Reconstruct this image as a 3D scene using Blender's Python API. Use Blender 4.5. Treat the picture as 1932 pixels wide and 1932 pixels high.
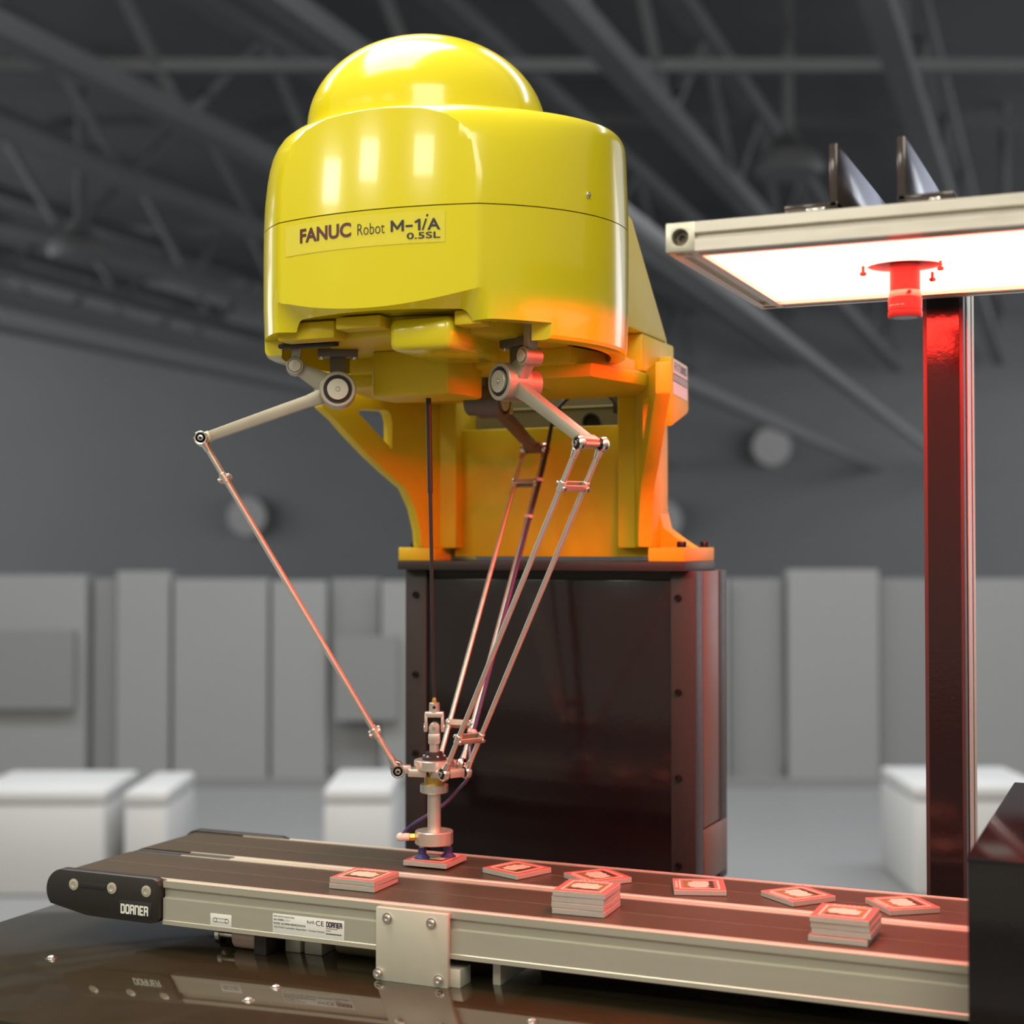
import bpy, bmesh, math, random
from mathutils import Vector, Matrix

for o in list(bpy.data.objects):
    bpy.data.objects.remove(o, do_unlink=True)
S = bpy.context.scene
COL = S.collection
random.seed(7)

# ------------------------------------------------------------------ camera
ZC = 1.261                                   # camera height above the hall floor
FPX, HORIZON = 2850.0, 1035.0
PSI = math.radians(23.4)
PITCH = math.atan((HORIZON - 966.0) / FPX)
cam = bpy.data.cameras.new('camera')
camo = bpy.data.objects.new('camera', cam)
COL.objects.link(camo)
camo.location = (0, 0, ZC)
camo.rotation_euler = (math.pi / 2 + PITCH, 0, PSI)
cam.sensor_width = 36.0
cam.lens = 36.0 * FPX / 1932.0
cam.clip_start, cam.clip_end = 0.05, 200
cam.dof.use_dof = True
cam.dof.focus_distance = 1.34
cam.dof.aperture_fstop = 4.5
S.camera = camo

# ------------------------------------------------------------------ light
S.view_settings.view_transform = 'Standard'
S.view_settings.look = 'None'
S.view_settings.gamma = 1.0
S.view_settings.use_curve_mapping = False
S.view_settings.exposure = 0.0

RV = Vector((math.cos(PSI), math.sin(PSI), 0))       # camera right, on the ground
FV = Vector((-math.sin(PSI), math.cos(PSI), 0))      # camera forward, on the ground


def hall(r, f, z=0.0):
    v = RV * r + FV * f
    return Vector((v.x, v.y, z))


W = bpy.data.worlds.new('hall_ambient')
S.world = W
W.use_nodes = True
W.node_tree.nodes['Background'].inputs[0].default_value = (1.0, 0.93, 0.78, 1)
W.node_tree.nodes['Background'].inputs[1].default_value = 0.43


def area(name, loc, target, sx, sy, power, color=(1, 0.95, 0.84)):
    l = bpy.data.lights.new(name, 'AREA')
    l.shape = 'RECTANGLE'
    l.size, l.size_y = sx, sy
    l.energy = power
    l.color = color
    o = bpy.data.objects.new(name, l)
    COL.objects.link(o)
    o.location = loc
    o.rotation_euler = (Vector(target) - Vector(loc)).to_track_quat('-Z', 'Y').to_euler()
    return o


ROB = Vector((-0.6245, 1.288, ZC + 0.2))
# three lamps behind and left of the camera, a wide soft one overhead
area('front_light', (-2.73, -0.92, ZC + 1.28), ROB, 0.40, 0.26, 8)
area('front_light', (-2.05, -1.40, ZC + 1.42), ROB, 0.40, 0.26, 8)
area('front_light', (-0.96, -1.73, ZC + 1.46), ROB, 0.40, 0.26, 7)
area('front_light', (0.75, -1.10, ZC + 1.90), ROB, 1.4, 1.2, 50)  # added fill lamp for the right side of the head
area('ceiling_lamp_light', hall(-0.75, 1.7, 4.3), ROB, 2.8, 1.7, 185)
# unseen hall lights: area lights over the partitions, wall fills, one bluish window
area('hall_area_light', hall(-2.5, 5.2, 5.4), hall(-2.5, 7.6, 0.3), 5.0, 1.2, 260, (0.95, 0.98, 1.0))  # added above the frame to light the partition and floor
area('hall_area_light', hall(3.5, 5.2, 5.4), hall(3.5, 7.6, 0.3), 5.0, 1.2, 260, (0.95, 0.98, 1.0))  # second added light for the partition and floor
area('hall_side_light', hall(-13.5, 19, 3.0), hall(3, 27, 3.6), 16.0, 6.5, 950, (0.92, 0.96, 1.0))  # added fill at the left to brighten the far wall, no real window
area('hall_side_light', hall(14.5, 19, 3.0), hall(-3, 27, 3.6), 16.0, 6.5, 950, (0.92, 0.96, 1.0))  # matching added fill at the right for the far wall
area('hall_side_light', hall(5.9, 8.6, 3.8), (-0.2, 1.15, ZC + 0.25), 3.6, 2.4, 26, (0.74, 0.79, 1.0))

# ------------------------------------------------------------------ materials
MATS = {}


def mat(name, col, rough=0.5, metal=0.0, var=0.06, scale=40.0, bump=0.0, coat=0.0, emit=None, estr=0.0, stretch=None, rvar=0.08):
    m = bpy.data.materials.new(name)
    m.use_nodes = True
    nt = m.node_tree
    b = nt.nodes['Principled BSDF']
    b.inputs['Specular IOR Level'].default_value = 0.36 if name.startswith('yellow') else 0.5
    b.inputs['Roughness'].default_value = rough
    b.inputs['Metallic'].default_value = metal
    b.inputs['Coat Weight'].default_value = coat
    b.inputs['Coat Roughness'].default_value = 0.05
    tc = nt.nodes.new('ShaderNodeTexCoord')
    mp = nt.nodes.new('ShaderNodeMapping')
    if stretch:
        mp.inputs['Scale'].default_value = stretch
    nt.links.new(tc.outputs['Object'], mp.inputs['Vector'])
    no = nt.nodes.new('ShaderNodeTexNoise')
    no.inputs['Scale'].default_value = scale
    no.inputs['Detail'].default_value = 4
    nt.links.new(mp.outputs['Vector'], no.inputs['Vector'])
    mx = nt.nodes.new('ShaderNodeMix')
    mx.data_type = 'RGBA'
    mx.inputs['A'].default_value = tuple(c * (1 - var) for c in col) + (1,)
    mx.inputs['B'].default_value = tuple(min(1, c * (1 + var)) for c in col) + (1,)
    nt.links.new(no.outputs['Fac'], mx.inputs['Factor'])
    nt.links.new(mx.outputs['Result'], b.inputs['Base Color'])
    if rvar:
        mr = nt.nodes.new('ShaderNodeMapRange')
        mr.inputs['To Min'].default_value = max(0.02, rough - rvar)
        mr.inputs['To Max'].default_value = rough + rvar
        nt.links.new(no.outputs['Fac'], mr.inputs['Value'])
        nt.links.new(mr.outputs['Result'], b.inputs['Roughness'])
    if bump:
        bp = nt.nodes.new('ShaderNodeBump')
        bp.inputs['Strength'].default_value = bump
        bp.inputs['Distance'].default_value = 0.001
        nt.links.new(no.outputs['Fac'], bp.inputs['Height'])
        nt.links.new(bp.outputs['Normal'], b.inputs['Normal'])
    if emit:
        b.inputs['Emission Color'].default_value = tuple(emit) + (1,)
        b.inputs['Emission Strength'].default_value = estr
    MATS[name] = m
    return m


mat('yellow_gloss', (0.69, 0.585, 0.012), 0.19, 0, 0.02, 6, coat=0.3, rvar=0.03)
mat('yellow_cast', (0.68, 0.51, 0.012), 0.48, 0, 0.05, 60, bump=0.15)
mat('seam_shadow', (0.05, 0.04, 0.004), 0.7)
mat('film', (0.74, 0.63, 0.035), 0.07, 0, 0.03, 90, bump=0.10, coat=1.0)
mat('print_maroon', (0.085, 0.012, 0.02), 0.4)
mat('print_black', (0.018, 0.02, 0.03), 0.4)
mat('print_white', (0.75, 0.76, 0.66), 0.45)
mat('aluminium', (0.74, 0.70, 0.60), 0.34, 0.85, 0.05, 30, stretch=(1, 1, 8))
mat('arm_metal', (0.46, 0.43, 0.33), 0.42, 0.55, 0.05, 50, bump=0.1)
mat('bracket_metal', (0.17, 0.145, 0.115), 0.5, 0.5, 0.08, 60)
mat('cap_metal', (0.66, 0.63, 0.50), 0.36, 0.6, 0.04, 50)
mat('bright_steel', (0.78, 0.75, 0.68), 0.22, 1.0, 0.04, 30)
mat('brass', (0.66, 0.40, 0.09), 0.28, 0.9)
mat('black_rubber', (0.018, 0.015, 0.015), 0.55)
mat('black_rod', (0.018, 0.015, 0.013), 0.3)
mat('black_gloss', (0.008, 0.006, 0.006), 0.12, 0, 0.2, 260, bump=0.06, coat=0.0, rvar=0.03)
mat('black_paint', (0.026, 0.021, 0.018), 0.48, 0, 0.1, 120)
mat('black_plastic', (0.022, 0.019, 0.016), 0.42, 0, 0.1, 120)
mat('black_bolt', (0.02, 0.018, 0.018), 0.25, 0.6)
mat('table_gloss', (0.028, 0.022, 0.011), 0.06, 0, 0.25, 30, bump=0.02, coat=0.4, rvar=0.03)
mat('belt_dark', (0.052, 0.041, 0.024), 0.38, 0, 0.12, 30, stretch=(0.15, 6, 6), rvar=0.05)
mat('belt_crease', (0.12, 0.095, 0.06), 0.4)
mat('rail_grey', (0.46, 0.44, 0.35), 0.36, 0.35, 0.04, 40, stretch=(0.2, 3, 3))
mat('plate_grey', (0.58, 0.555, 0.44), 0.42, 0.3, 0.04, 20, stretch=(4, 4, 0.4))
mat('label_white', (0.74, 0.75, 0.68), 0.5, 0, 0.02)
mat('blue_rubber', (0.035, 0.04, 0.16), 0.45)
mat('tube_violet', (0.07, 0.055, 0.14), 0.25)
mat('clip_plastic', (0.75, 0.55, 0.52), 0.4)
mat('fitting_plastic', (0.74, 0.62, 0.50), 0.35)
mat('tile_body', (0.38, 0.365, 0.31), 0.6, 0, 0.18, 300, stretch=(1, 1, 4))
mat('tile_border', (0.42, 0.115, 0.09), 0.45, 0, 0.06, 200)
mat('tile_cream', (0.62, 0.50, 0.40), 0.45)
mat('tile_olive', (0.17, 0.13, 0.04), 0.45)
mat('tile_dark', (0.035, 0.025, 0.02), 0.45)
mat('panel_light', (0.8, 0.8, 0.8), 0.5, emit=(1.0, 0.030, 0.020), estr=54.0, rvar=0)
mat('lens_dark', (0.03, 0.025, 0.025), 0.18, 0, coat=0.4)
mat('lens_body', (0.045, 0.035, 0.035), 0.38)
mat('lens_ring', (0.55, 0.5, 0.4), 0.35, 0.3)
mat('glass_dark', (0.01, 0.005, 0.02), 0.04, 0, coat=1.0)
mat('angle_dark', (0.055, 0.042, 0.038), 0.14, 0.2)
mat('serial_white', (0.74, 0.70, 0.66), 0.45)
mat('serial_grey', (0.33, 0.30, 0.27), 0.45)
mat('drum_olive', (0.22, 0.19, 0.09), 0.45, 0.2)
mat('pink_cyl', (0.60, 0.45, 0.36), 0.4, 0.2)
# background hall
mat('hall_floor', (0.235, 0.238, 0.244), 0.5, 0, 0.10, 0.5)
mat('hall_wall', (0.17, 0.171, 0.175), 0.8, 0, 0.15, 0.35)
mat('hall_pipe', (0.15, 0.151, 0.154), 0.7)
mat('hall_roof', (0.115, 0.116, 0.119), 0.85, 0, 0.25, 0.4)
mat('hall_steel', (0.15, 0.151, 0.155), 0.65, 0, 0.15, 1.0)
mat('hall_panel', (0.25, 0.253, 0.258), 0.6, 0, 0.05, 0.8)
mat('hall_panel_dark', (0.20, 0.203, 0.208), 0.6, 0, 0.06, 0.8)
mat('hall_crate', (0.54, 0.545, 0.55), 0.6, 0, 0.04, 1.5)
mat('hall_lamp', (0.02, 0.02, 0.02), 0.9, emit=(1, 1, 1), estr=0.15)
mat('olive_dark', (0.075, 0.058, 0.018), 0.5)
mat('pedestal_side', (0.13, 0.10, 0.06), 0.42, 0, 0.15, 8, stretch=(1, 1, 4))

# ------------------------------------------------------------------ mesh builder
WPOS = {}


class MB:
    def __init__(self):
        self.bm = bmesh.new()

    def _bevel(self, faces, bev, seg=2):
        if bev <= 0:
            return
        es = set()
        for f in faces:
            for e in f.edges:
                es.add(e)
        es = [e for e in es if len(e.link_faces) == 2 and e.calc_face_angle(0) > 0.5]
        bmesh.ops.bevel(self.bm, geom=es, offset=bev, segments=seg, affect='EDGES', profile=0.5, clamp_overlap=True)

    def box(self, x0, x1, y0, y1, z0, z1, bev=0.0):
        return self.prism([(x0, y0, z0), (x1, y0, z0), (x1, y1, z0), (x0, y1, z0)], (0, 0, z1 - z0), bev)

    def prism(self, pts, vec, bev=0.0, seg=2):
        bm = self.bm
        vec = Vector(vec)
        a = [bm.verts.new(Vector(p)) for p in pts]
        b = [bm.verts.new(Vector(p) + vec) for p in pts]
        n = len(a)
        fs = [bm.faces.new(a), bm.faces.new(b[::-1])]
        for i in range(n):
            j = (i + 1) % n
            fs.append(bm.faces.new((a[j], a[i], b[i], b[j])))
        bmesh.ops.recalc_face_normals(bm, faces=fs)
        self._bevel(fs, bev, seg)
        return self

    def frame(self, d):
        d = Vector(d).normalized()
        u = d.orthogonal().normalized()
        if abs(d.z) < 0.95:
            u = Vector((0, 0, 1)).cross(d).normalized()
        return d, u, d.cross(u).normalized()

    def bar(self, p0, p1, w, h, bev=0.0, side=None):
        """box section bar from p0 to p1: w along 'side', h across it"""
        p0, p1 = Vector(p0), Vector(p1)
        d, u, v = self.frame(p1 - p0)
        if side is not None:
            s = Vector(side)
            u = (s - d * s.dot(d)).normalized()
            v = d.cross(u)
        u, v = u * w / 2, v * h / 2
        return self.prism([p0 - u - v, p0 + u - v, p0 + u + v, p0 - u + v], p1 - p0, bev)

    def lathe(self, prof, org, axis, seg=32, sx=1.0, sy=1.0):
        """prof: list of (radius, distance along axis)"""
        bm = self.bm
        org = Vector(org)
        d, u, v = self.frame(axis)
        rings = []
        for r, t in prof:
            c = org + d * t
            if r < 1e-6:
                rings.append([bm.verts.new(c)])
            else:
                rings.append([bm.verts.new(c + u * (r * sx * math.cos(2 * math.pi * i / seg)) + v * (r * sy * math.sin(2 * math.pi * i / seg))) for i in range(seg)])
        fs = []
        for a, b in zip(rings, rings[1:]):
            for i in range(seg):
                j = (i + 1) % seg
                if len(a) == 1 and len(b) == 1:
                    continue
                if len(a) == 1:
                    fs.append(bm.faces.new((a[0], b[j], b[i])))
                elif len(b) == 1:
                    fs.append(bm.faces.new((a[i], a[j], b[0])))
                else:
                    fs.append(bm.faces.new((a[i], a[j], b[j], b[i])))
        if len(rings[0]) > 1:
            fs.append(bm.faces.new(rings[0][::-1]))
        if len(rings[-1]) > 1:
            fs.append(bm.faces.new(rings[-1]))
        bmesh.ops.recalc_face_normals(bm, faces=fs)
        return self

    def cyl(self, p0, p1, r, r1=None, seg=24, ch=0.0):
        p0, p1 = Vector(p0), Vector(p1)
        L = (p1 - p0).length
        r1 = r if r1 is None else r1
        if ch:
            pr = [(r - ch, 0), (r, ch), (r1, L - ch), (r1 - ch, L)]
        else:
            pr = [(r, 0), (r1, L)]
        return self.lathe(pr, p0, p1 - p0, seg)

    def ball(self, c, r, seg=20, rings=10, axis=(0, 0, 1), flat=1.0):
        pr = [(r * math.sin(math.pi * i / rings), -r * flat * math.cos(math.pi * i / rings)) for i in range(rings + 1)]
        pr[0] = (0, pr[0][1])
        pr[-1] = (0, pr[-1][1])
        return self.lathe(pr, c, axis, seg)

    def tube(self, pts, r, seg=10, sub=6):
        """round hose along a smooth path"""
        pts = [Vector(p) for p in pts]
        path = []
        n = len(pts)
        for i in range(n - 1):
            p0, p1, p2, p3 = pts[max(i - 1, 0)], pts[i], pts[i + 1], pts[min(i + 2, n - 1)]
            for k in range(sub):
                t = k / sub
                path.append(0.5 * ((2 * p1) + (p2 - p0) * t + (2 * p0 - 5 * p1 + 4 * p2 - p3) * t * t + (3 * p1 - p0 - 3 * p2 + p3) * t ** 3))
        path.append(pts[-1])
        bm = self.bm
        rings = []
        up = None
        for i, p in enumerate(path):
            d = (path[min(i + 1, len(path) - 1)] - path[max(i - 1, 0)]).normalized()
            up = d.orthogonal().normalized() if up is None else (up - d * up.dot(d)).normalized()
            v = d.cross(up)
            rings.append([bm.verts.new(p + up * (r * math.cos(2 * math.pi * k / seg)) + v * (r * math.sin(2 * math.pi * k / seg))) for k in range(seg)])
        fs = []
        for a, b in zip(rings, rings[1:]):
            for i in range(seg):
                j = (i + 1) % seg
                fs.append(bm.faces.new((a[i], a[j], b[j], b[i])))
        fs.append(bm.faces.new(rings[0][::-1]))
        fs.append(bm.faces.new(rings[-1]))
        bmesh.ops.recalc_face_normals(bm, faces=fs)
        return self

    def mesh(self, name):
        me = bpy.data.meshes.new(name)
        self.bm.to_mesh(me)
        self.bm.free()
        return me

    def build(self, name, m, parent=None, angle=29, lift=True, **kw):
        return place(self.mesh(name), name, m, parent, angle, lift, **kw)


def place(me, name, m, parent=None, angle=35, lift=True, **kw):
    """recentre a mesh made in scene coordinates and link it (heights are measured from the camera unless lift is off)"""
    if lift:
        me.transform(Matrix.Translation((0, 0, ZC)))
    co = [v.co for v in me.vertices]
    lo = Vector((min(c.x for c in co), min(c.y for c in co), min(c.z for c in co)))
    hi = Vector((max(c.x for c in co), max(c.y for c in co), max(c.z for c in co)))
    c = Vector(((lo.x + hi.x) / 2, (lo.y + hi.y) / 2, lo.z))
    me.transform(Matrix.Translation(-c))
    me.materials.clear()
    me.materials.append(MATS[m])
    me.polygons.foreach_set('use_smooth', [True] * len(me.polygons))
    me.set_sharp_from_angle(angle=math.radians(angle))
    o = bpy.data.objects.new(name, me)
    COL.objects.link(o)
    WPOS[o.name] = c
    if parent is not None:
        o.parent = parent
        o.location = c - WPOS[parent.name]
    else:
        o.location = c
    tag(o, **kw)
    return o


def tag(o, label=None, cat=None, group=None, kind=None):
    if label:
        o['label'] = label
    if cat:
        o['category'] = cat
    if group:
        o['group'] = group
    if kind:
        o['kind'] = kind
    return o


def thing(name, loc, label, cat, group=None):
    o = bpy.data.objects.new(name, None)
    COL.objects.link(o)
    o.empty_display_size = 0.05
    o.location = loc
    WPOS[o.name] = Vector(loc)
    return tag(o, label, cat, group)


def boolean(me_a, me_b, op):
    a = bpy.data.objects.new('boolean_a', me_a)
    b = bpy.data.objects.new('boolean_b', me_b)
    COL.objects.link(a)
    COL.objects.link(b)
    md = a.modifiers.new('b', 'BOOLEAN')
    md.operation = op
    md.solver = 'EXACT'
    md.object = b
    dg = bpy.context.evaluated_depsgraph_get()
    r = bpy.data.meshes.new_from_object(a.evaluated_get(dg))
    bpy.data.objects.remove(a, do_unlink=True)
    bpy.data.objects.remove(b, do_unlink=True)
    return r


def half(me, co, no, name):
    """keep the side of the plane the normal points away from, and cap it"""
    bm = bmesh.new()
    bm.from_mesh(me)
    g = bm.verts[:] + bm.edges[:] + bm.faces[:]
    r = bmesh.ops.bisect_plane(bm, geom=g, plane_co=co, plane_no=no, clear_outer=True)
    es = [e for e in r['geom_cut'] if isinstance(e, bmesh.types.BMEdge)]
    bmesh.ops.holes_fill(bm, edges=es, sides=0)
    m2 = bpy.data.meshes.new(name)
    bm.to_mesh(m2)
    bm.free()
    return m2


def lettering(text, name, m, parent, fit, fmap, bold=0.0, shear=0.0, thick=0.0002, dense=False):
    """flat print: outline of the text fitted into (u0,u1,v0,v1) and laid on a surface by fmap(u,v,out)"""
    cu = bpy.data.curves.new(name, 'FONT')
    cu.body = text
    cu.extrude = 0.01
    cu.offset = bold
    cu.shear = shear
    cu.resolution_u = 4
    t = bpy.data.objects.new(name, cu)
    COL.objects.link(t)
    dg = bpy.context.evaluated_depsgraph_get()
    me = bpy.data.meshes.new_from_object(t.evaluated_get(dg))
    bpy.data.objects.remove(t, do_unlink=True)
    xs = [v.co.x for v in me.vertices]
    ys = [v.co.y for v in me.vertices]
    x0, x1, y0, y1 = min(xs), max(xs), min(ys), max(ys)
    u0, u1, v0, v1 = fit
    for v in me.vertices:
        u = u0 + (v.co.x - x0) / (x1 - x0) * (u1 - u0)
        w = v0 + (v.co.y - y0) / (y1 - y0) * (v1 - v0)
        v.co = fmap(u, w, thick if v.co.z > 0 else 0.0)
    me.name = name
    return place(me, name, m, parent, 30)


GLYPH = {
    'M': (0.95, [[(0, 0), (0, 1), (0.475, 0.22), (0.95, 1), (0.95, 0)]]), '-': (0.45, [[(0, 0.42), (0.45, 0.42)]]),
    '1': (0.30, [[(0, 0.80), (0.30, 1.0), (0.30, 0)]]),
    'D': (0.62, [[(0, 0), (0, 1), (0.5, 1), (0.62, 0.88), (0.62, 0.12), (0.5, 0), (0, 0)]]),
    'O': (0.62, [[(0, 0.12), (0, 0.88), (0.1, 1), (0.52, 1), (0.62, 0.88), (0.62, 0.12), (0.52, 0), (0.1, 0), (0, 0.12)]]),
    'R': (0.62, [[(0, 0), (0, 1), (0.52, 1), (0.62, 0.9), (0.62, 0.62), (0.5, 0.5), (0.05, 0.5)], [(0.42, 0.5), (0.62, 0.35), (0.62, 0)]]),
    'N': (0.62, [[(0, 0), (0, 1), (0.5, 1), (0.62, 0.86), (0.62, 0)]]), 'E': (0.52, [[(0.52, 1), (0, 1), (0, 0), (0.52, 0)], [(0, 0.5), (0.42, 0.5)]])}


def stroke_text(text, name, m, parent, fit, fmap, w=0.2, gap=0.22, thick=0.0002):
    """block lettering drawn with broad strokes"""
    x, quads = 0.0, []
    for ch in text:
        adv, lines = GLYPH[ch]
        for ln in lines:
            for (ax, ay), (bx, by) in zip(ln, ln[1:]):
                d = Vector((bx - ax, by - ay)).normalized() * (w / 2)
                n = Vector((-d.y, d.x))
                p, q = Vector((ax + x, ay)) - d * 0.8, Vector((bx + x, by)) + d * 0.8
                quads.append([p - n, q - n, q + n, p + n])
        x += adv + w + gap
    us = [p.x for q in quads for p in q]
    vs = [p.y for q in quads for p in q]
    u0, u1, v0, v1 = fit
    fu = (u1 - u0) / (max(us) - min(us))
    fv = (v1 - v0) / (max(vs) - min(vs))
    b = MB()
    for k, q in enumerate(quads):
        lo = [b.bm.verts.new(fmap(u0 + (p.x - min(us)) * fu, v0 + (p.y - min(vs)) * fv, thick + 0.000012 * k)) for p in q]
        b.bm.faces.new(lo)
    return b.build(name, m, parent)


def V(*a):
    return Vector(a)


# ------------------------------------------------------------------ the hall behind
def hbox(name, r0, r1, f0, f1, z0, z1, m, parent=None, bev=0.0, **kw):
    a = [hall(r0, f0, z0), hall(r1, f0, z0), hall(r1, f1, z0), hall(r0, f1, z0)]
    b = MB()
    b.prism(a, (0, 0, z1 - z0), bev)
    return b.build(name, m, parent, lift=False, **kw)


hbox('floor', -34, 34, -10, 34, -0.1, 0.0, 'hall_floor', kind='structure', label='grey concrete hall floor far behind the table')
hbox('wall_back', -34, 34, 30, 30.3, 0.0, 7.0, 'hall_wall', kind='structure', label='dark grey far wall of the hall, out of focus')
hbox('ceiling', -34, 34, 4.0, 30, 6.6, 6.75, 'hall_roof', kind='structure', label='dark roof of the hall above the steel trusses')

TB = math.radians(20)
TD = FV * math.cos(TB) + RV * math.sin(TB)
n_tr = 0
TR_WORDS = ['rightmost', 'second from the right', 'third from the right', 'fourth from the right', 'fifth from the right', 'sixth from the right', 'seventh from the right', 'eighth from the right', 'leftmost']
for k, rk in enumerate([0.9, -1.2, -3.2, -5.2, -7.2, -9.2, -11.4, -13.8, -16.5]):
    st = hall(rk + 5.0 * math.tan(TB), 5.0, 0)
    en = hall(rk + 29.5 * math.tan(TB), 29.5, 0)
    L = (en - st).length
    t = thing('roof_truss', (st + en) / 2 + V(0, 0, 4.8), 'blurred grey steel roof truss, %s of the row overhead' % TR_WORDS[k], 'truss', 'roof trusses of the hall')
    zb, zt = 4.8 + 0.12 * (k % 2), 5.9
    b = MB()
    b.bar(st + V(0, 0, zb), en + V(0, 0, zb), 0.20, 0.16)
    b.build('bottom_chord', 'hall_steel', t, lift=False)
    b = MB()
    b.bar(st + V(0, 0, zt), en + V(0, 0, zt), 0.20, 0.16)
    b.build('top_chord', 'hall_steel', t, lift=False)
    d = (en - st).normalized()
    n = int(L / 2.4)
    for i in range(n):
        p = st + d * (L * i / n)
        q = st + d * (L * (i + 0.5) / n)
        e = st + d * (L * (i + 1) / n)
        b = MB()
        b.bar(p + V(0, 0, zb), q + V(0, 0, zt), 0.07, 0.07)
        b.build('web_bar', 'hall_steel', t, lift=False)
        b = MB()
        b.bar(q + V(0, 0, zt), e + V(0, 0, zb), 0.07, 0.07)
        b.build('web_bar', 'hall_steel', t, lift=False)
for k, (f, z, w) in enumerate([(12.0, 5.12, 0.10), (17.0, 6.1, 0.12), (23.0, 6.1, 0.14)]):
    b = MB()
    b.bar(hall(-9 - k * 4, f, z), hall(8 + k * 3, f, z), 0.10, w)
    b.build('cross_pipe', 'hall_steel', None, lift=False, label=['blurred grey pipe running straight across just above the yellow dome', 'blurred roof cross beam in the middle of the hall', 'blurred roof cross beam nearest the far wall'][k], cat='pipe')
lamp = [(2.57, 14.0, 4.75, 'bell shaped hanging lamp blurred above the light panel'),
        (-4.6, 16.0, 4.35, 'bell shaped hanging lamp blurred at left of the yellow robot'),
        (5.9, 18.0, 4.5, 'bell shaped hanging lamp blurred at the right edge')]
for r, f, z, lb in lamp:
    c = hall(r, f, z)
    t = thing('hanging_lamp', c, lb, 'lamp', 'hanging hall lamps')
    b = MB()
    b.lathe([(0.30, 0.0), (0.34, 0.06), (0.30, 0.16), (0.15, 0.26), (0.09, 0.36), (0.07, 0.42)], c, (0, 0, 1), 20)
    b.build('lamp_shade', 'hall_steel', t, lift=False)
    b = MB()
    b.cyl(c + V(0, 0, 0.42), V(c.x, c.y, 6.6), 0.05)
    b.build('stem', 'hall_steel', t, lift=False)
for r, f, z, lb in [(-5.2, 23.0, 1.75, 'round wall lamp glowing softly at far left behind the left robot rod'),
                    (5.1, 23.5, 2.85, 'round wall lamp glowing softly between the robot and the light column'),
                    (2.95, 23.2, 1.7, 'round wall lamp glowing softly just right of the yellow robot foot')]:
    c = hall(r, 29.6, 1.26 + (z - 1.26) * 29.6 / f)
    t = thing('wall_lamp', c, lb, 'lamp', 'round wall lamps')
    b = MB()
    b.lathe([(0.0, -0.06), (0.20, -0.05), (0.34, -0.02), (0.38, 0.02)], c, FV, 20)
    b.build('globe', 'hall_lamp', t, lift=False)
    b = MB()
    b.lathe([(0.38, 0.02), (0.38, 0.40)], c, FV, 20)
    b.build('back_plate', 'hall_wall', t, lift=False)
for rk, z, rad, f0, lb in ((-11.0, 3.9, 0.09, 11, 'thin blurred grey pipe sloping away, uppermost at the left'), (-9.4, 3.35, 0.11, 11, 'blurred grey pipe sloping away at the left, second one down'), (-7.6, 2.9, 0.09, 10, 'thin blurred grey pipe passing behind the left robot elbow'),
                       (-3.6, 2.85, 0.09, 8, 'thin blurred grey pipe just right of the yellow robot'), (-1.9, 2.7, 0.06, 6, 'thin blurred grey pipe running towards the light column')):
    b = MB()
    b.cyl(hall(rk + f0 * math.tan(TB), f0, z), hall(rk + 29.8 * math.tan(TB), 29.8, z), rad, seg=16)
    b.build('wall_pipe', 'hall_pipe', None, lift=False, label=lb, cat='pipe', group='pipes in the hall')

# low partitions in mid hall, 8 m off: each panel a part, posts between them
part = thing('partition_wall', hall(0, 8.1, 0), 'long low grey partition of upright panels far behind the conveyor', 'partition')
edges = [-2.95, -2.24, -2.10, -1.80, -1.28, -0.97, -0.70, 0.2, 1.15, 1.45, 1.95, 2.32, 2.75, 3.4]
tops = [1.12, 1.10, 1.14, 1.10, 1.09, 1.10, 1.09, 1.1, 1.1, 1.15, 1.10, 1.10, 1.12]
dark = {1, 5, 8, 10}
for i in range(len(edges) - 1):
    d0 = 0.06 if i in dark else 0.0
    hbox('partition_panel', edges[i] + 0.01, edges[i + 1] - 0.01, 8.0 + d0, 8.12 + d0, 0.05, tops[i], 'hall_panel_dark' if i in dark else 'hall_panel', part)
hbox('foot_rail', -2.95, 3.4, 7.98, 8.2, 0.0, 0.05, 'hall_panel_dark', part)
hbox('dark_bay', -2.93, -2.30, 7.95, 7.995, 0.42, 0.83, 'hall_panel_dark', part)
hbox('dark_bay', -0.93, -0.6, 7.95, 7.995, 0.36, 0.80, 'hall_panel_dark', part)
for r0, r1, f0, z1, lb in [(-1.98, -1.475, 5.5, 0.385, 'pale blurred crate on the floor at the far left edge'),
                           (-1.41, -1.25, 5.5, 0.38, 'narrow pale blurred crate next to the far left crate'),
                           (-0.685, -0.435, 5.5, 0.39, 'pale blurred crate on the floor beside the black pedestal'),
                           (1.455, 1.95, 5.5, 0.40, 'pale blurred crate on the floor behind the light column')]:
    c = hall((r0 + r1) / 2, f0 + 0.3, 0)
    t = thing('crate', c, lb, 'crate', 'pale crates on the hall floor')
    hbox('crate_body', r0, r1, f0, f0 + 0.5, 0.0, z1 - 0.05, 'hall_crate', t, 0.02)
    hbox('crate_lid', r0, r1, f0, f0 + 0.5, z1 - 0.05, z1, 'hall_crate', t, 0.015)

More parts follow.
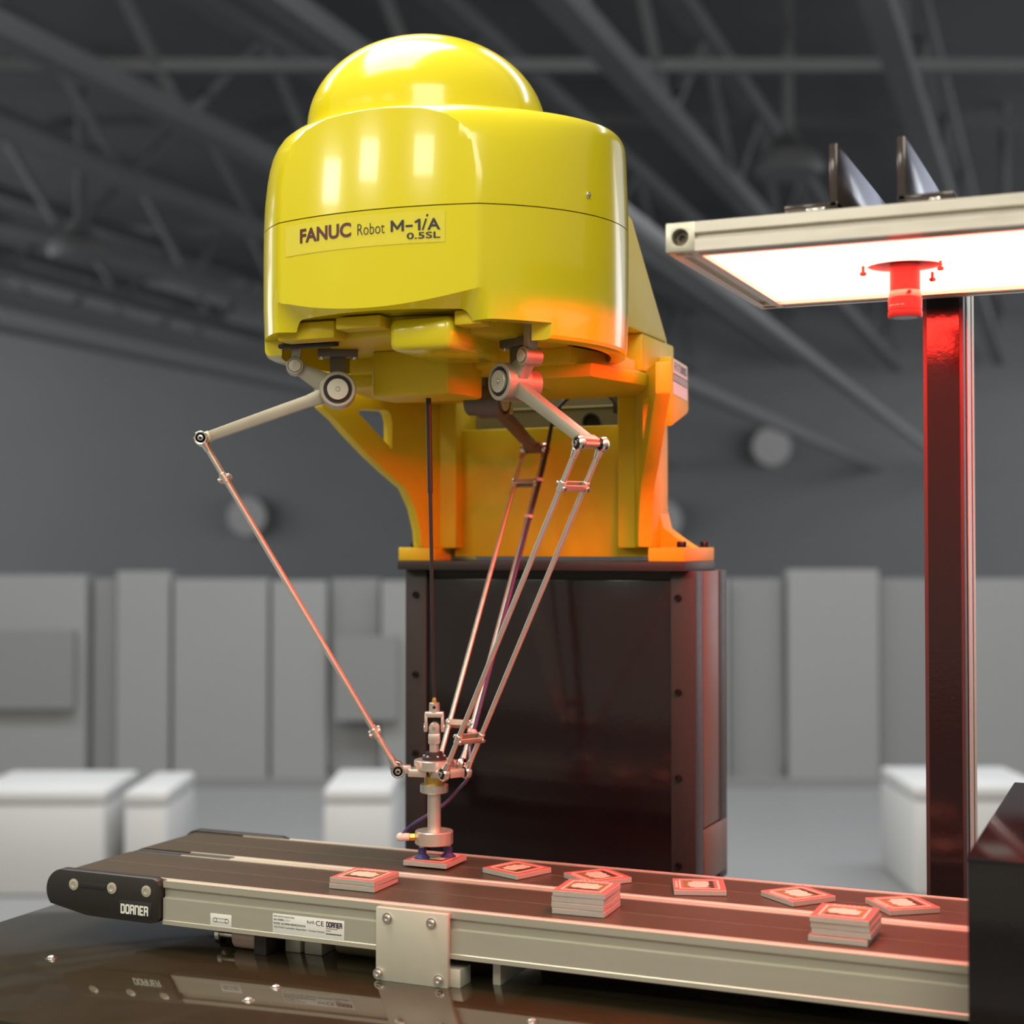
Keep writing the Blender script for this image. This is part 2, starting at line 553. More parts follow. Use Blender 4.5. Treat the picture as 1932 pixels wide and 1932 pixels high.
# ------------------------------------------------------------------ table
TZ = -0.361                                  # table top, from camera height
tab = thing('machine_table', (-0.3, 1.26, 0), 'glossy black machine table carrying the conveyors', 'table')
b = MB()
b.box(-1.04, 0.55, 0.918, 1.60, TZ - 0.025, TZ, 0.002)
b.build('table_top', 'table_gloss', tab)
b = MB()
b.box(-1.0, 0.5, 0.95, 1.57, TZ - 0.10, TZ - 0.025, 0.002)
b.build('apron', 'black_paint', tab)
for x in (-0.99, 0.44):
    for y in (0.96, 1.51):
        b = MB()
        b.box(x, x + 0.05, y, y + 0.05, -ZC, TZ - 0.10, 0.002)
        b.build('leg', 'black_paint', tab)
for x, y in ((-0.905, 1.069), (-0.675, 1.071), (-0.676, 1.032), (-0.447, 1.072)):
    b = MB()
    b.lathe([(0.0052, 0), (0.0052, 0.0003), (0.0022, 0.0003), (0.0036, 0.0003), (0.0034, 0.0018), (0.0018, 0.0026), (0.0014, 0.0012), (0, 0.0012)], (x, y, TZ), (0, 0, 1), 24)
    b.build('table_screw', 'bright_steel', tab)
b = MB()
b.box(-1.00, -0.23, 1.352, 1.512, TZ, TZ + 0.001)  # unseen matte sheet added to keep lamps from mirroring in the pedestal panel
b.build('reflection_blocker', 'black_rubber', tab)

# ------------------------------------------------------------------ conveyors
BZ = -0.299


def socket_head(org, axis, r=0.003, h=0.003, washer=0.0, hexr=0.45):
    b = MB()
    pr = []
    if washer:
        pr += [(washer, 0), (washer, 0.0008), (r * 1.02, 0.0008)]
    else:
        pr += [(r, 0)]
    pr += [(r, h * 0.75), (r * 0.88, h), (r * hexr, h), (r * hexr * 0.9, h * 0.4), (0, h * 0.4)]
    b.lathe(pr, org, axis, 20)
    return b


def belt_mesh(y0, y1, x0, x1, r=0.0165, th=0.0016):
    out, inn = [], []
    cx, cz = x0 + r, BZ - r
    n = 12
    pts = [(x1, BZ)]
    for i in range(n + 1):
        a = math.pi / 2 + math.pi * i / n
        pts.append((cx + r * math.cos(a), cz + r * math.sin(a)))
    pts.append((x1, BZ - 2 * r))
    b = MB()
    b.prism([(x, y0, z) for x, z in pts], (0, y1 - y0, 0))
    return b


def conveyor(name, y0, y1, near, label):
    """y0..y1 overall width; near: the one with its side panel towards us"""
    x0, x1 = -0.955, 0.42
    t = thing(name, ((x0 + x1) / 2, (y0 + y1) / 2, ZC + TZ), label, 'conveyor', 'belt conveyors side by side')
    lip = 0.009
    bl = belt_mesh(y0 + lip, y1 - lip, x0, x1).build('belt', 'belt_dark', t, angle=50)
    ym = (y0 + y1) / 2
    b = MB()
    b.box(x0 + 0.02, x1, ym - 0.0006, ym + 0.0006, BZ, BZ + 0.00025)
    b.build('belt_seam', 'belt_crease', bl)
    for s, ya, yb in ((1, y0, y0 + lip), (-1, y1 - lip, y1)):
        yo = ya if s == 1 else yb                      # outer face
        yi = yb if s == 1 else ya
        # extruded side rail: lip, groove, wide panel, bottom lip
        zz = BZ + 0.0006
        prof = [(yi, zz), (yi - s * 0.0035, zz), (yi - s * 0.0040, zz - 0.0012), (yi - s * 0.0050, zz - 0.0012), (yo, zz - 0.0004),
                (yo, zz - 0.0062), (yo + s * 0.0012, zz - 0.0074), (yo + s * 0.0030, zz - 0.0080), (yo + s * 0.0032, zz - 0.0150), (yo + s * 0.0022, zz - 0.0158),
                (yo, zz - 0.0160), (yo, zz - 0.0350), (yo - s * 0.0008, zz - 0.0356), (yo - s * 0.0008, zz - 0.0392), (yo + s * 0.001, zz - 0.0400), (yi, zz - 0.0400)]
        b = MB()
        b.prism([(x0 + 0.124, y, z) for y, z in prof], (x1 - x0 - 0.124, 0, 0))
        b.build('side_rail', 'rail_grey', t, angle=20)
        b = MB()
        b.box(x0 + 0.072, x0 + 0.124, min(yi, yi - s * 0.003), max(yi, yi - s * 0.003), zz - 0.012, zz)
        b.build('rail_tongue', 'rail_grey', t)
        # black end plate with rounded nose
        if True:
            inner = (near and s == -1) or (not near and s == 1)
            dz = 0.0022 if inner else 0.0
            pts = []
            for i in range(15):
                a = math.radians(82 + 140 * i / 14)
                pts.append((-0.9405 + 0.0195 * math.cos(a), -0.3163 + 0.0195 * math.sin(a)))
            pts += [(-0.914, -0.3368), (-0.900, -0.3372), (-0.8425, -0.3375), (-0.834, -0.3355), (-0.8320, -0.3315), (-0.8320, -0.3030), (-0.8345, -0.2990), (-0.8395, -0.2972)]
            e = MB()
            ye = yo - s * 0.004
            if inner:
                ye = yo + s * 0.0004
            e.prism([(x + (0.004 if inner else 0), ye, z - dz) for x, z in pts], (0, s * (0.0060 if inner else 0.0105), 0), 0.0008)
            ep = e.build('end_plate', 'black_plastic', t, angle=25)
            if s == 1 and near:
                ax = (0, -1, 0)
                for sx, sz in ((-0.9278, -0.3098), (-0.8845, -0.3094), (-0.8463, -0.3088)):
                    c = MB()
                    c.lathe([(0.0052, 0.0), (0.0052, 0.0006), (0.0030, 0.0010), (0.0024, 0.0010), (0.0022, 0.0004), (0, 0.0004)], (sx, ye, sz), ax, 24)
                    c.build('screw', 'cap_metal', ep)
                c = MB()
                c.box(-0.9215, -0.8910, ye - 0.0003, ye + 0.0005, -0.3122, -0.3070, 0.0002)
                c.build('slot', 'black_rubber', ep)
                c = MB()
                c.box(-0.8763, -0.8405, ye - 0.0005, ye + 0.0005, -0.3328, -0.3190, 0.0004)
                c.build('name_plate', 'black_rubber', ep)
                stroke_text('DORNER', 'lettering', 'print_white', ep, (-0.8742, -0.8432, -0.3312, -0.3218), lambda u, v, o: V(u, ye - 0.0006 - o, v), w=0.27, gap=0.07)
    return t


near = conveyor('belt_conveyor', 1.130, 1.2370, True, 'front belt conveyor with maker labels and short tile stacks on it')
far = conveyor('belt_conveyor', 1.2382, 1.345, False, 'rear belt conveyor carrying the single scattered tiles under the gripper')
YF = 1.130
# stickers on the near rail
b = MB()
b.box(-0.7801, -0.7580, YF - 0.0003, YF, -0.3338, -0.3228, 0.0001)
lb = b.build('belt_path_sticker', 'label_white', near, label='small white sticker showing the belt path')
for x, r in ((-0.7752, 0.0018), (-0.7628, 0.0018)):
    c = MB()
    n = 16
    for i in range(n):
        a0, a1 = 2 * math.pi * i / n, 2 * math.pi * (i + 1) / n
        c.bar((x + r * math.cos(a0), YF - 0.0004, -0.3283 + r * math.sin(a0)), (x + r * math.cos(a1), YF - 0.0004, -0.3283 + r * math.sin(a1)), 0.0002, 0.0004)
    c.build('pulley_mark', 'print_black', lb)
for z in (-0.3267, -0.3299):
    c = MB()
    c.bar((-0.7752, YF - 0.0004, z), (-0.7628, YF - 0.0004, z), 0.0002, 0.0003, side=(0, 1, 0))
    c.build('belt_mark', 'print_black', lb)
b = MB()
b.box(-0.7155, -0.6444, YF - 0.0003, YF, -0.3342, -0.3168, 0.0001)
lb = b.build('rating_sticker', 'label_white', near, label='white rating sticker with printed data')
fm = lambda u, v, o: V(u, YF - 0.0004 - o, v)
for tx, x0, x1, z0, z1, bo in [('MFG DATE 26-JUN-2016', -0.7145, -0.6935, -0.3198, -0.3182, 0), ('S/N 878981-1-1-1', -0.7145, -0.6985, -0.3225, -0.3209, 0),
                               ('MODEL 22CMM04-0000402A010104', -0.7145, -0.6825, -0.3258, -0.3240, 0), ('VOLTAGE Controller Dependent - Contact Factory', -0.7145, -0.6635, -0.3292, -0.3273, 0),
                               ('RoHS', -0.6808, -0.6738, -0.3222, -0.3195, 0.0), ('CE', -0.6722, -0.6642, -0.3232, -0.3190, 0.0),
                               ('-------', -0.6620, -0.6510, -0.3249, -0.3244, 0), ('---', -0.6620, -0.6575, -0.3268, -0.3263, 0), ('----------', -0.6620, -0.6470, -0.3296, -0.3286, 0)]:
    lettering(tx, 'lettering', 'print_black', lb, (x0, x1, z0, z1), fm, bold=bo, thick=0.0001)
stroke_text('DORNER', 'lettering', 'print_black', lb, (-0.6620, -0.6460, -0.3236, -0.3186), fm, w=0.27, gap=0.07, thick=0.0001)
# mounting plate with bolts, foot block
b = MB()
b.box(-0.6109, -0.5440, YF - 0.0058, YF - 0.0008, TZ, -0.3005, 0.0005)
mp = b.build('mounting_plate', 'plate_grey', near, label='plain grey metal mounting plate with four bolts')
for x, z in ((-0.5998, -0.3088), (-0.5588, -0.3091), (-0.6085, -0.3557), (-0.5520, -0.3551)):
    socket_head((x, YF - 0.0058, z), (0, -1, 0), 0.0031, 0.0032, 0.0047).build('bolt', 'bright_steel', mp)
b = MB()
b.box(-0.6109, -0.5350, YF - 0.0006, YF + 0.020, TZ, TZ + 0.015, 0.0005)
b.build('foot_block', 'plate_grey', near)
b = MB()
b.box(-0.5150, -0.5080, 1.150, 1.235, TZ, BZ - 0.0398, 0.0004)
b.build('cross_support', 'plate_grey', near)
# drive parts under the near conveyor
b = MB()
b.cyl((-0.775, 1.165, -0.3500), (-0.748, 1.165, -0.3500), 0.0105, ch=0.001)
b.build('drive_coupling', 'pink_cyl', near)
b = MB()
b.cyl((-0.789, 1.165, -0.3500), (-0.775, 1.165, -0.3500), 0.004)
b.lathe([(0.004, 0), (0.009, 0.001), (0.009, 0.005), (0.004, 0.006)], (-0.795, 1.165, -0.3500), (1, 0, 0), 20)
b.build('drive_knob', 'bright_steel', near)
b = MB()
b.box(-0.748, -0.735, 1.150, 1.185, TZ, -0.3392, 0.001)
b.build('gear_box', 'black_paint', near)
for x0, x1 in ((-0.728, -0.712), (-0.708, -0.690)):
    b = MB()
    b.box(x0, x1, 1.170, 1.20, TZ, -0.3400, 0.001)
    b.build('motor_block', 'plate_grey', near)
b = MB()
b.cyl((-0.680, 1.185, -0.3500), (-0.622, 1.185, -0.3500), 0.0105, ch=0.001, seg=28)
b.build('motor_drum', 'drum_olive', near)
# feet of the far conveyor
for x in (-0.86, -0.30):
    b = MB()
    b.box(x, x + 0.05, 1.25, 1.34, TZ, BZ - 0.0398, 0.0006)
    b.build('support_block', 'black_paint', far)

# ------------------------------------------------------------------ hood over the conveyors at the right
hood = thing('tunnel_hood', (0.1, 1.22, ZC + TZ), 'glossy black hood over the conveyors at the right edge', 'hood')
hx0, hx1, hy0, hy1, hz = -0.1235, 0.50, 1.050, 1.400, -0.2055
b = MB()
b.box(hx0, hx1, hy0, hy0 + 0.006, TZ, hz - 0.0035, 0.0006)
b.build('front_panel', 'black_gloss', hood)
b = MB()
b.box(hx0, hx1, hy1 - 0.006, hy1, TZ, hz - 0.0035, 0.0006)
b.build('rear_panel', 'black_gloss', hood)
b = MB()
b.box(hx0 - 0.0012, hx1, hy0 - 0.001, hy1 + 0.001, hz - 0.0035, hz, 0.0012)
b.build('top_panel', 'black_gloss', hood)

# ------------------------------------------------------------------ black pedestal behind
SX0, SX1, SY0, SY1 = -0.7865, -0.4490, 1.515, 1.638
SZ1 = -0.0235
ped = thing('pedestal', ((SX0 + SX1) / 2, (SY0 + SY1) / 2, ZC + TZ), 'black pedestal cabinet with bolted frame under the yellow robot', 'pedestal')
for x0, x1 in ((SX0, SX0 + 0.0265), (SX1 - 0.0265, SX1)):
    b = MB()
    b.box(x0, x1, SY0, SY0 + 0.030, TZ, SZ1, 0.0012)
    pst = b.build('front_post', 'black_paint', ped)
    xs = x0 + 0.0135 if x0 < -0.6 else x0 + 0.0085
    for z in ((-0.0517, -0.1407, -0.2289, -0.318) if x0 < -0.6 else (-0.0514, -0.1494, -0.2384, -0.3288)):
        socket_head((xs, SY0, z), (0, -1, 0), 0.0036, 0.0034).build('bolt', 'black_bolt', pst)
for x0, x1 in ((SX0, SX0 + 0.0265), (SX1 - 0.0265, SX1)):
    b = MB()
    b.box(x0, x1, SY1 - 0.030, SY1, TZ, SZ1, 0.0012)
    b.build('rear_post', 'black_paint', ped)
b = MB()
b.box(SX0 + 0.0265, SX1 - 0.0265, SY0 + 0.003, SY0 + 0.007, TZ, -0.0335, 0.0008)
b.build('front_panel', 'black_gloss', ped)
b = MB()
b.box(SX1 - 0.0065, SX1 - 0.0006, SY0 + 0.0345, SY1 - 0.0005, TZ + 0.066, SZ1 - 0.0004, 0.0006)
b.build('side_panel', 'pedestal_side', ped)
b = MB()
b.box(SX1 - 0.0065, SX1 + 0.0002, SY0 + 0.0345, SY1 - 0.0005, TZ + 0.008, TZ + 0.064, 0.0008)
b.build('side_kick_panel', 'pedestal_side', ped)
b = MB()
b.box(SX1 - 0.0055, SX1 - 0.0035, SY0 + 0.030, SY0 + 0.0345, TZ, SZ1)
b.build('side_gasket', 'black_rubber', ped)
b = MB()
b.box(SX0 + 0.0005, SX0 + 0.006, SY0 + 0.031, SY1 - 0.031, TZ, SZ1, 0.0006)
b.build('side_panel', 'black_gloss', ped)
b = MB()
b.box(SX0 + 0.027, SX1 - 0.027, SY1 - 0.008, SY1 - 0.002, TZ, SZ1, 0.0006)
b.build('rear_panel', 'black_paint', ped)
b = MB()
b.box(SX0 + 0.0265, SX1 - 0.0265, SY0 + 0.012, SY0 + 0.03, -0.0335, SZ1)
b.build('top_rail', 'black_paint', ped)
b = MB()
b.box(-0.7875, -0.4548, 1.498, 1.612, SZ1, -0.0135, 0.0008)
b.build('top_plate', 'black_paint', ped)

# ------------------------------------------------------------------ yellow parallel-link robot
A = Vector((-0.6245, 1.288, 0))
rob = thing('delta_robot', (A.x, 1.55, ZC - 0.0135), 'yellow parallel-link robot with domed head and three jointed arms', 'robot')


def smooth01(x):
    x = max(0.0, min(1.0, x))
    return x * x * (3 - 2 * x)


def head_mesh():
    front = [(0.1655, 0.1790), (0.1690, 0.1800), (0.1705, 0.1830), (0.1710, 0.1930), (0.1712, 0.2000), (0.1715, 0.2080), (0.1720, 0.2190), (0.1722, 0.245), (0.1722, 0.275), (0.1720, 0.295),
             (0.1711, 0.318), (0.1690, 0.338), (0.1670, 0.350), (0.1643, 0.360), (0.1608, 0.368), (0.1566, 0.3742), (0.1512, 0.3785), (0.1450, 0.3808), (0.137, 0.3818), (0.12, 0.3825), (0.0, 0.383)]
    back = [(r, z) for r, z in front[:10]] + [(0.1716, 0.318), (0.1708, 0.338), (0.1704, 0.350), (0.1700, 0.360), (0.1696, 0.368), (0.1690, 0.3742), (0.1670, 0.3790), (0.162, 0.3808), (0.148, 0.3818), (0.12, 0.3825), (0.0, 0.383)]
    n = 240
    bm = bmesh.new()
    rings = []
    for k in range(len(front) - 1):
        ring = []
        for i in range(n):
            th = 2 * math.pi * i / n
            dg = math.degrees(th)
            # rear right quarter keeps a tighter shoulder
            dd = abs((dg - 45 + 180) % 360 - 180)
            w = smooth01((95 - dd) / 50)
            r = front[k][0] * (1 - w) + back[k][0] * w
            z = front[k][1]
            df = abs((dg - 270 + 180) % 360 - 180)
            wc = 1 - smooth01((df - 30) / 9)
            if z < 0.219:
                r -= wc * min(0.026, (0.219 - z)) * 1.0
            ring.append(bm.verts.new((r * math.cos(th), r * math.sin(th), z)))
        rings.append(ring)
    for a, b2 in zip(rings, rings[1:]):
        for i in range(n):
            j = (i + 1) % n
            bm.faces.new((a[i], a[j], b2[j], b2[i]))
    bm.faces.new(rings[0][::-1])
    top = bm.verts.new((0, 0, 0.383))
    for i in range(n):
        bm.faces.new((rings[-1][i], rings[-1][(i + 1) % n], top))
    bmesh.ops.recalc_face_normals(bm, faces=bm.faces[:])
    me = bpy.data.meshes.new('head')
    bm.to_mesh(me)
    bm.free()
    return me


def disc_mesh(cx, cy, r, z0, z1, seg):
    b = MB()
    b.lathe([(r, 0), (r, z1 - z0)], (cx, cy, z0), (0, 0, 1), seg)
    return b.mesh('cutter')


FC, FR = 0.144, 0.302                         # front face: a wide arc
hm = head_mesh()
c = MB()
c.lathe([(FR, 0.1), (FR, 0.289), (FR - 0.0004, 0.302), (FR - 0.0013, 0.322), (FR - 0.0027, 0.345), (FR - 0.0044, 0.367), (FR - 0.0060, 0.385), (FR - 0.018, 0.5)], (0, FC, 0), (0, 0, 1), 512)
hm = boolean(hm, c.mesh('cutter'), 'INTERSECT')
c = MB()
c.box(-0.3, 0.3, -0.3, -0.092, 0.1, 0.1932)
hm = boolean(hm, c.mesh('cutter'), 'DIFFERENCE')
hm = boolean(hm, disc_mesh(0, 0.0, 0.1555, 0.1, 0.205, 96), 'DIFFERENCE')
SEAM = Vector((0, -0.158, 0.2893))
tilt = Vector((0, -0.030, 1)).normalized()
up_me = half(hm, SEAM + tilt * 0.0005, -tilt, 'upper')
lo_me = half(hm, SEAM - tilt * 0.0005, tilt, 'lower')
for me in (up_me, lo_me):
    me.transform(Matrix.Translation((A.x, A.y, 0)))
upper = place(up_me, 'upper_cover', 'yellow_gloss', rob, 22)
lower = place(lo_me, 'lower_cover', 'yellow_gloss', rob, 22)
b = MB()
b.lathe([(0.1355, 0.206), (0.1355, 0.375)], (A.x, A.y + 0.010, 0), (0, 0, 1), 64)  # added dark core behind the seam, blocks light showing through
b.build('seam_blocker', 'seam_shadow', rob)

# dome
b = MB()
pr = [(1.075, 0.3822), (1.05, 0.3828), (1.03, 0.3842), (1.015, 0.3868), (1.005, 0.3905), (1.0, 0.395)]
for i in range(1, 25):
    a = math.pi / 2 * i / 24
    pr.append((math.cos(a), 0.395 + 0.0885 * math.sin(a)))
pr[-1] = (0, pr[-1][1])
b.lathe([(r * 0.114, z) for r, z in pr], (A.x - 0.017, A.y - 0.008, 0), (0, 0, 1), 96, sx=1.0, sy=0.955)
b.build('dome_cover', 'yellow_gloss', rob, angle=60)


def front_surface(u, v, o):
    y = FC - math.sqrt(FR * FR - u * u)
    n = Vector((u, y - FC, 0)).normalized()
    return A + Vector((u, y, v)) + n * (0.0006 + o)


# logo film and lettering on the front face
b = MB()
n = 40
vs = []
for i in range(n + 1):
    u = -0.0885 + (0.0705 + 0.0885) * i / n
    for v in (0.2580, 0.2850):
        vs.append(b.bm.verts.new(front_surface(u, v, -0.0003)))
for i in range(n):
    b.bm.faces.new((vs[2 * i], vs[2 * i + 2], vs[2 * i + 3], vs[2 * i + 1]))
b.build('logo_film', 'film', lower, label='clear glossy film carrying the lettering')
lettering('FANUC', 'lettering', 'print_maroon', lower, (-0.0705, -0.0150, 0.2677, 0.2803), front_surface, bold=0.028)
lettering('Robot', 'lettering', 'print_black', lower, (-0.0086, 0.0174, 0.2682, 0.2778), front_surface, bold=-0.012)
stroke_text('M-1', 'lettering', 'print_black', lower, (0.0228, 0.0500, 0.2687, 0.2786), front_surface, w=0.21, gap=0.12)
lettering('i', 'lettering', 'print_black', lower, (0.0508, 0.0565, 0.2687, 0.2822), front_surface, bold=0.0, shear=0.4)
lettering('A', 'lettering', 'print_black', lower, (0.0556, 0.0667, 0.2686, 0.2784), front_surface, bold=0.02)
lettering('0.5SL', 'lettering', 'print_black', lower, (0.0377, 0.0667, 0.2615, 0.2670), front_surface, bold=0.012)
# cover screws
for deg, z, par in ((-18.5, 0.3095, upper), (203, 0.2855, upper)):
    a = math.radians(deg)
    dr = Vector((math.cos(a), math.sin(a), 0))
    socket_head(A + dr * 0.1712 + V(0, 0, z), dr, 0.0026, 0.0024).build('cover_screw', 'bright_steel', par)

# underside: casting, pads, slots, drive box
def rel(x, y, z):
    return A + Vector((x, y, z))


def rbox(b, x0, x1, y0, y1, z0, z1, bev=0.0):
    return b.box(A.x + x0, A.x + x1, A.y + y0, A.y + y1, z0, z1, bev)


b = MB()
b.lathe([(0.113, 0.1880), (0.116, 0.1890), (0.117, 0.1910), (0.117, 0.2045)], rel(0, 0.008, 0), (0, 0, 1), 72)
cast = b.build('base_casting', 'yellow_cast', rob)
b = MB()
rbox(b, -0.112, -0.052, -0.1225, -0.100, 0.1870, 0.2035, 0.003)
b.build('casting_pad', 'yellow_cast', cast)
b = MB()
rbox(b, -0.045, 0.000, -0.133, -0.112, 0.1925, 0.2035, 0.002)
b.build('casting_pad', 'yellow_cast', cast)
b = MB()
rbox(b, 0.068, 0.094, -0.1275, -0.105, 0.1905, 0.2035, 0.002)
b.build('casting_pad', 'yellow_cast', cast)
b = MB()
rbox(b, -0.128, -0.068, -0.0955, -0.085, 0.1850, 0.1890, 0.0015)
b.build('casting_slot', 'black_rubber', cast)
b = MB()
rbox(b, 0.005, 0.066, -0.128, -0.021, 0.1715, 0.2000, 0.0065)
b.build('drive_box', 'yellow_gloss', rob, angle=50)
b = MB()
b.prism([rel(x, y, 0.1440) for x, y in ((-0.078, 0.0), (-0.069, -0.022), (0.0115, -0.022), (0.0195, 0.0), (0.0195, 0.04), (-0.078, 0.04))], (0, 0, 0.0445), 0.004)
b.build('centre_block', 'yellow_cast', rob)
b = MB()
b.prism([rel(x, y, 0.1600) for x, y in ((0.060, 0.03), (0.135, 0.03), (0.155, 0.12), (0.155, 0.215), (-0.155, 0.215), (-0.155, 0.12), (-0.135, 0.03), (-0.075, 0.03), (-0.050, 0.145), (0.050, 0.145))], (0, 0, 0.0140), 0.003)
b.build('yoke_plate', 'yellow_cast', rob)
b = MB()
b.prism([rel(x, y, 0.1725) for x, y in ((-0.118, 0.02), (0.118, 0.02), (0.140, 0.12), (0.140, 0.20), (-0.140, 0.20), (-0.140, 0.12))], (0, 0, 0.0165), 0.003)
b.build('yoke_step', 'yellow_cast', rob)
b = MB()
rbox(b, -0.115, 0.115, 0.205, 0.232, 0.1615, 0.1880, 0.003)
b.build('rear_beam', 'yellow_cast', rob)
# ear blocks and rear fairing
for s in (-1, 1):
    b = MB()
    x0, x1 = sorted((s * 0.105, s * 0.1450))
    rbox(b, x0, x1, 0.150, 0.256, 0.1780, 0.2165, 0.003)
    b.build('ear_block', 'yellow_cast', rob)
    socket_head(rel(s * 0.1350, 0.242, 0.2165), (0, 0, 1), 0.0055, 0.0042).build('ear_bolt', 'cap_metal', rob)
b = MB()
x0 = 0.1450
b.prism([rel(-x0, 0.02, 0.2165), rel(-x0, 0.2360, 0.2165), rel(-x0, 0.1200, 0.3250), rel(-x0, 0.06, 0.338), rel(-x0, 0.02, 0.338)], (2 * x0, 0, 0), 0.003)
b.build('rear_fairing', 'yellow_cast', rob)

# side gussets with a three-cornered opening, splayed towards the front
GU = Vector((0.0673, -0.1387, 0)).normalized()
for s in (-1, 1):
    base = Vector((A.x - 0.0063 + s * 0.1148, 1.520, 0))
    g = Vector((s * GU.x, GU.y, 0))
    nn = Vector((s * -GU.y, GU.x, 0)).normalized()         # outwards
    if nn.x * s < 0:
        nn = -nn

    def gp(l, z):
        return base + g * l + Vector((0, 0, z))
    outer = [(-0.012, 0.0012), (0.026, 0.0012), (0.028, 0.020), (0.035, 0.044), (0.0475, 0.0658), (0.074, 0.0832), (0.0977, 0.1006), (0.126, 0.1238), (0.1386, 0.1356), (0.1574, 0.1487), (0.1576, 0.1790), (-0.012, 0.1790)]
    m1 = MB()
    m1.prism([gp(l, z) for l, z in outer], nn * 0.0155, 0.002)
    hole = [(0.0663, 0.1384), (0.0690, 0.1470), (0.0735, 0.1507), (0.1082, 0.1498), (0.1106, 0.1474), (0.1106, 0.1451), (0.0675, 0.1094), (0.0663, 0.1106)]
    m2 = MB()
    m2.prism([gp(l, z) - nn * 0.02 for l, z in hole], nn * 0.08)
    me = boolean(m1.mesh('g'), m2.mesh('h'), 'DIFFERENCE')
    place(me, 'side_gusset', 'yellow_cast', rob, 30)
    # upright post behind
    b = MB()
    xo = A.x - 0.0063 + s * 0.1148
    xx = sorted((xo - s * 0.020, xo + s * 0.020))
    b.box(xx[0], xx[1], 1.520, 1.575, 0.0, 0.1790, 0.003)
    b.build('upright_post', 'yellow_cast', rob)
    # foot with bolts
    b = MB()
    fx0, fx1 = (-0.7870, -0.7430) if s < 0 else (-0.4945, -0.4553)
    b.box(fx0, fx1, 1.499, 1.611, -0.0135, 0.0012, 0.001)
    ft = b.build('foot', 'yellow_cast', rob)
    # fillet flank from the post down to the foot
    pts = [(0.0, 0.045), (0.006, 0.022), (0.022, 0.010), (0.036, 0.0012), (0.0, 0.0012)] 
    b = MB()
    b.prism([(xo + s * (0.018 + q), 1.5450, z) for q, z in (pts if s > 0 else pts[:3] + [(0.022, 0.0012), (0.0, 0.0012)])], (0, 0.03, 0))
    b.build('foot_flank', 'yellow_cast', rob)
    for y in ((1.514, 1.595)):
        fx = (fx0 + 0.012) if s < 0 else (fx1 - 0.0075 if y < 1.55 else fx1 - 0.0065)
        socket_head((fx, y, 0.0012), (0, 0, 1), 0.0052, 0.0062).build('foot_bolt', 'black_bolt', ft)
# back panel between the posts, with the cable opening above it
b = MB()
b.box(-0.735, -0.5020, 1.536, 1.542, -0.0090, 0.1330, 0.001)
b.build('back_panel', 'yellow_cast', rob)
b = MB()
b.box(-0.740, -0.5080, 1.590, 1.596, -0.0090, 0.1790, 0.001)  # dark plate put in for the shaded inside of the opening
bk = b.build('dark_back_plate', 'olive_dark', rob)
b = MB()
b.box(-0.735, -0.5150, 1.5885, 1.590, 0.1590, 0.1602)  # thin pale strip across the opening
b.build('pale_strip', 'cap_metal', bk)
b = MB()
b.lathe([(0.010, 0), (0.010, 0.004), (0.007, 0.004), (0.006, 0.002), (0, 0.002)], (-0.5905, 1.590, 0.1420), (0, -1, 0), 28)
b.build('cable_gland', 'black_bolt', bk)
b = MB()
b.box(-0.5530, -0.5080, 1.555, 1.588, 0.1480, 0.1760, 0.001)
b.build('connector_block', 'black_rubber', bk)
b = MB()
b.tube([(-0.541, 1.552, 0.10), (-0.5405, 1.553, 0.14), (-0.540, 1.555, 0.175)], 0.0042)
b.build('cable', 'black_rubber', rob)
b = MB()
b.tube([(-0.500, 1.565, 0.140), (-0.515, 1.56, 0.150), (-0.53, 1.558, 0.168), (-0.545, 1.56, 0.177)], 0.0042)
b.build('cable', 'black_rubber', rob)
# junction box at the rear right with its serial plate
JX = -0.4660
b = MB()
b.prism([(JX - 0.03, y, z) for y, z in ((1.492, 0.1985), (1.549, 0.1945), (1.553, 0.1470), (1.548, 0.1435), (1.492, 0.1260))], (0.03, 0, 0), 0.002)
jb = b.build('junction_box', 'yellow_cast', rob)
for z0, z1, m in ((0.1820, 0.1965, 'serial_white'), (0.1742, 0.1818, 'serial_grey'), (0.1610, 0.1740, 'serial_white')):
    b = MB()
    sl = 0.07
    ya, yb = 1.4965, 1.5455
    b.prism([(JX, ya, z0 - 0.001), (JX, yb, z0 - sl * (yb - ya) - 0.001), (JX, yb, z1 - sl * (yb - ya)), (JX, ya, z1)], (0.0005, 0, 0))
    b.build('serial_plate', m, jb)
lettering('F173885', 'lettering', 'print_black', jb, (1.5000, 1.5420, 0.1850, 0.1935), lambda u, v, o: V(JX + 0.0007 + o, u, v - 0.07 * (u - 1.50)))

# ---- arms
HZ = 0.1485


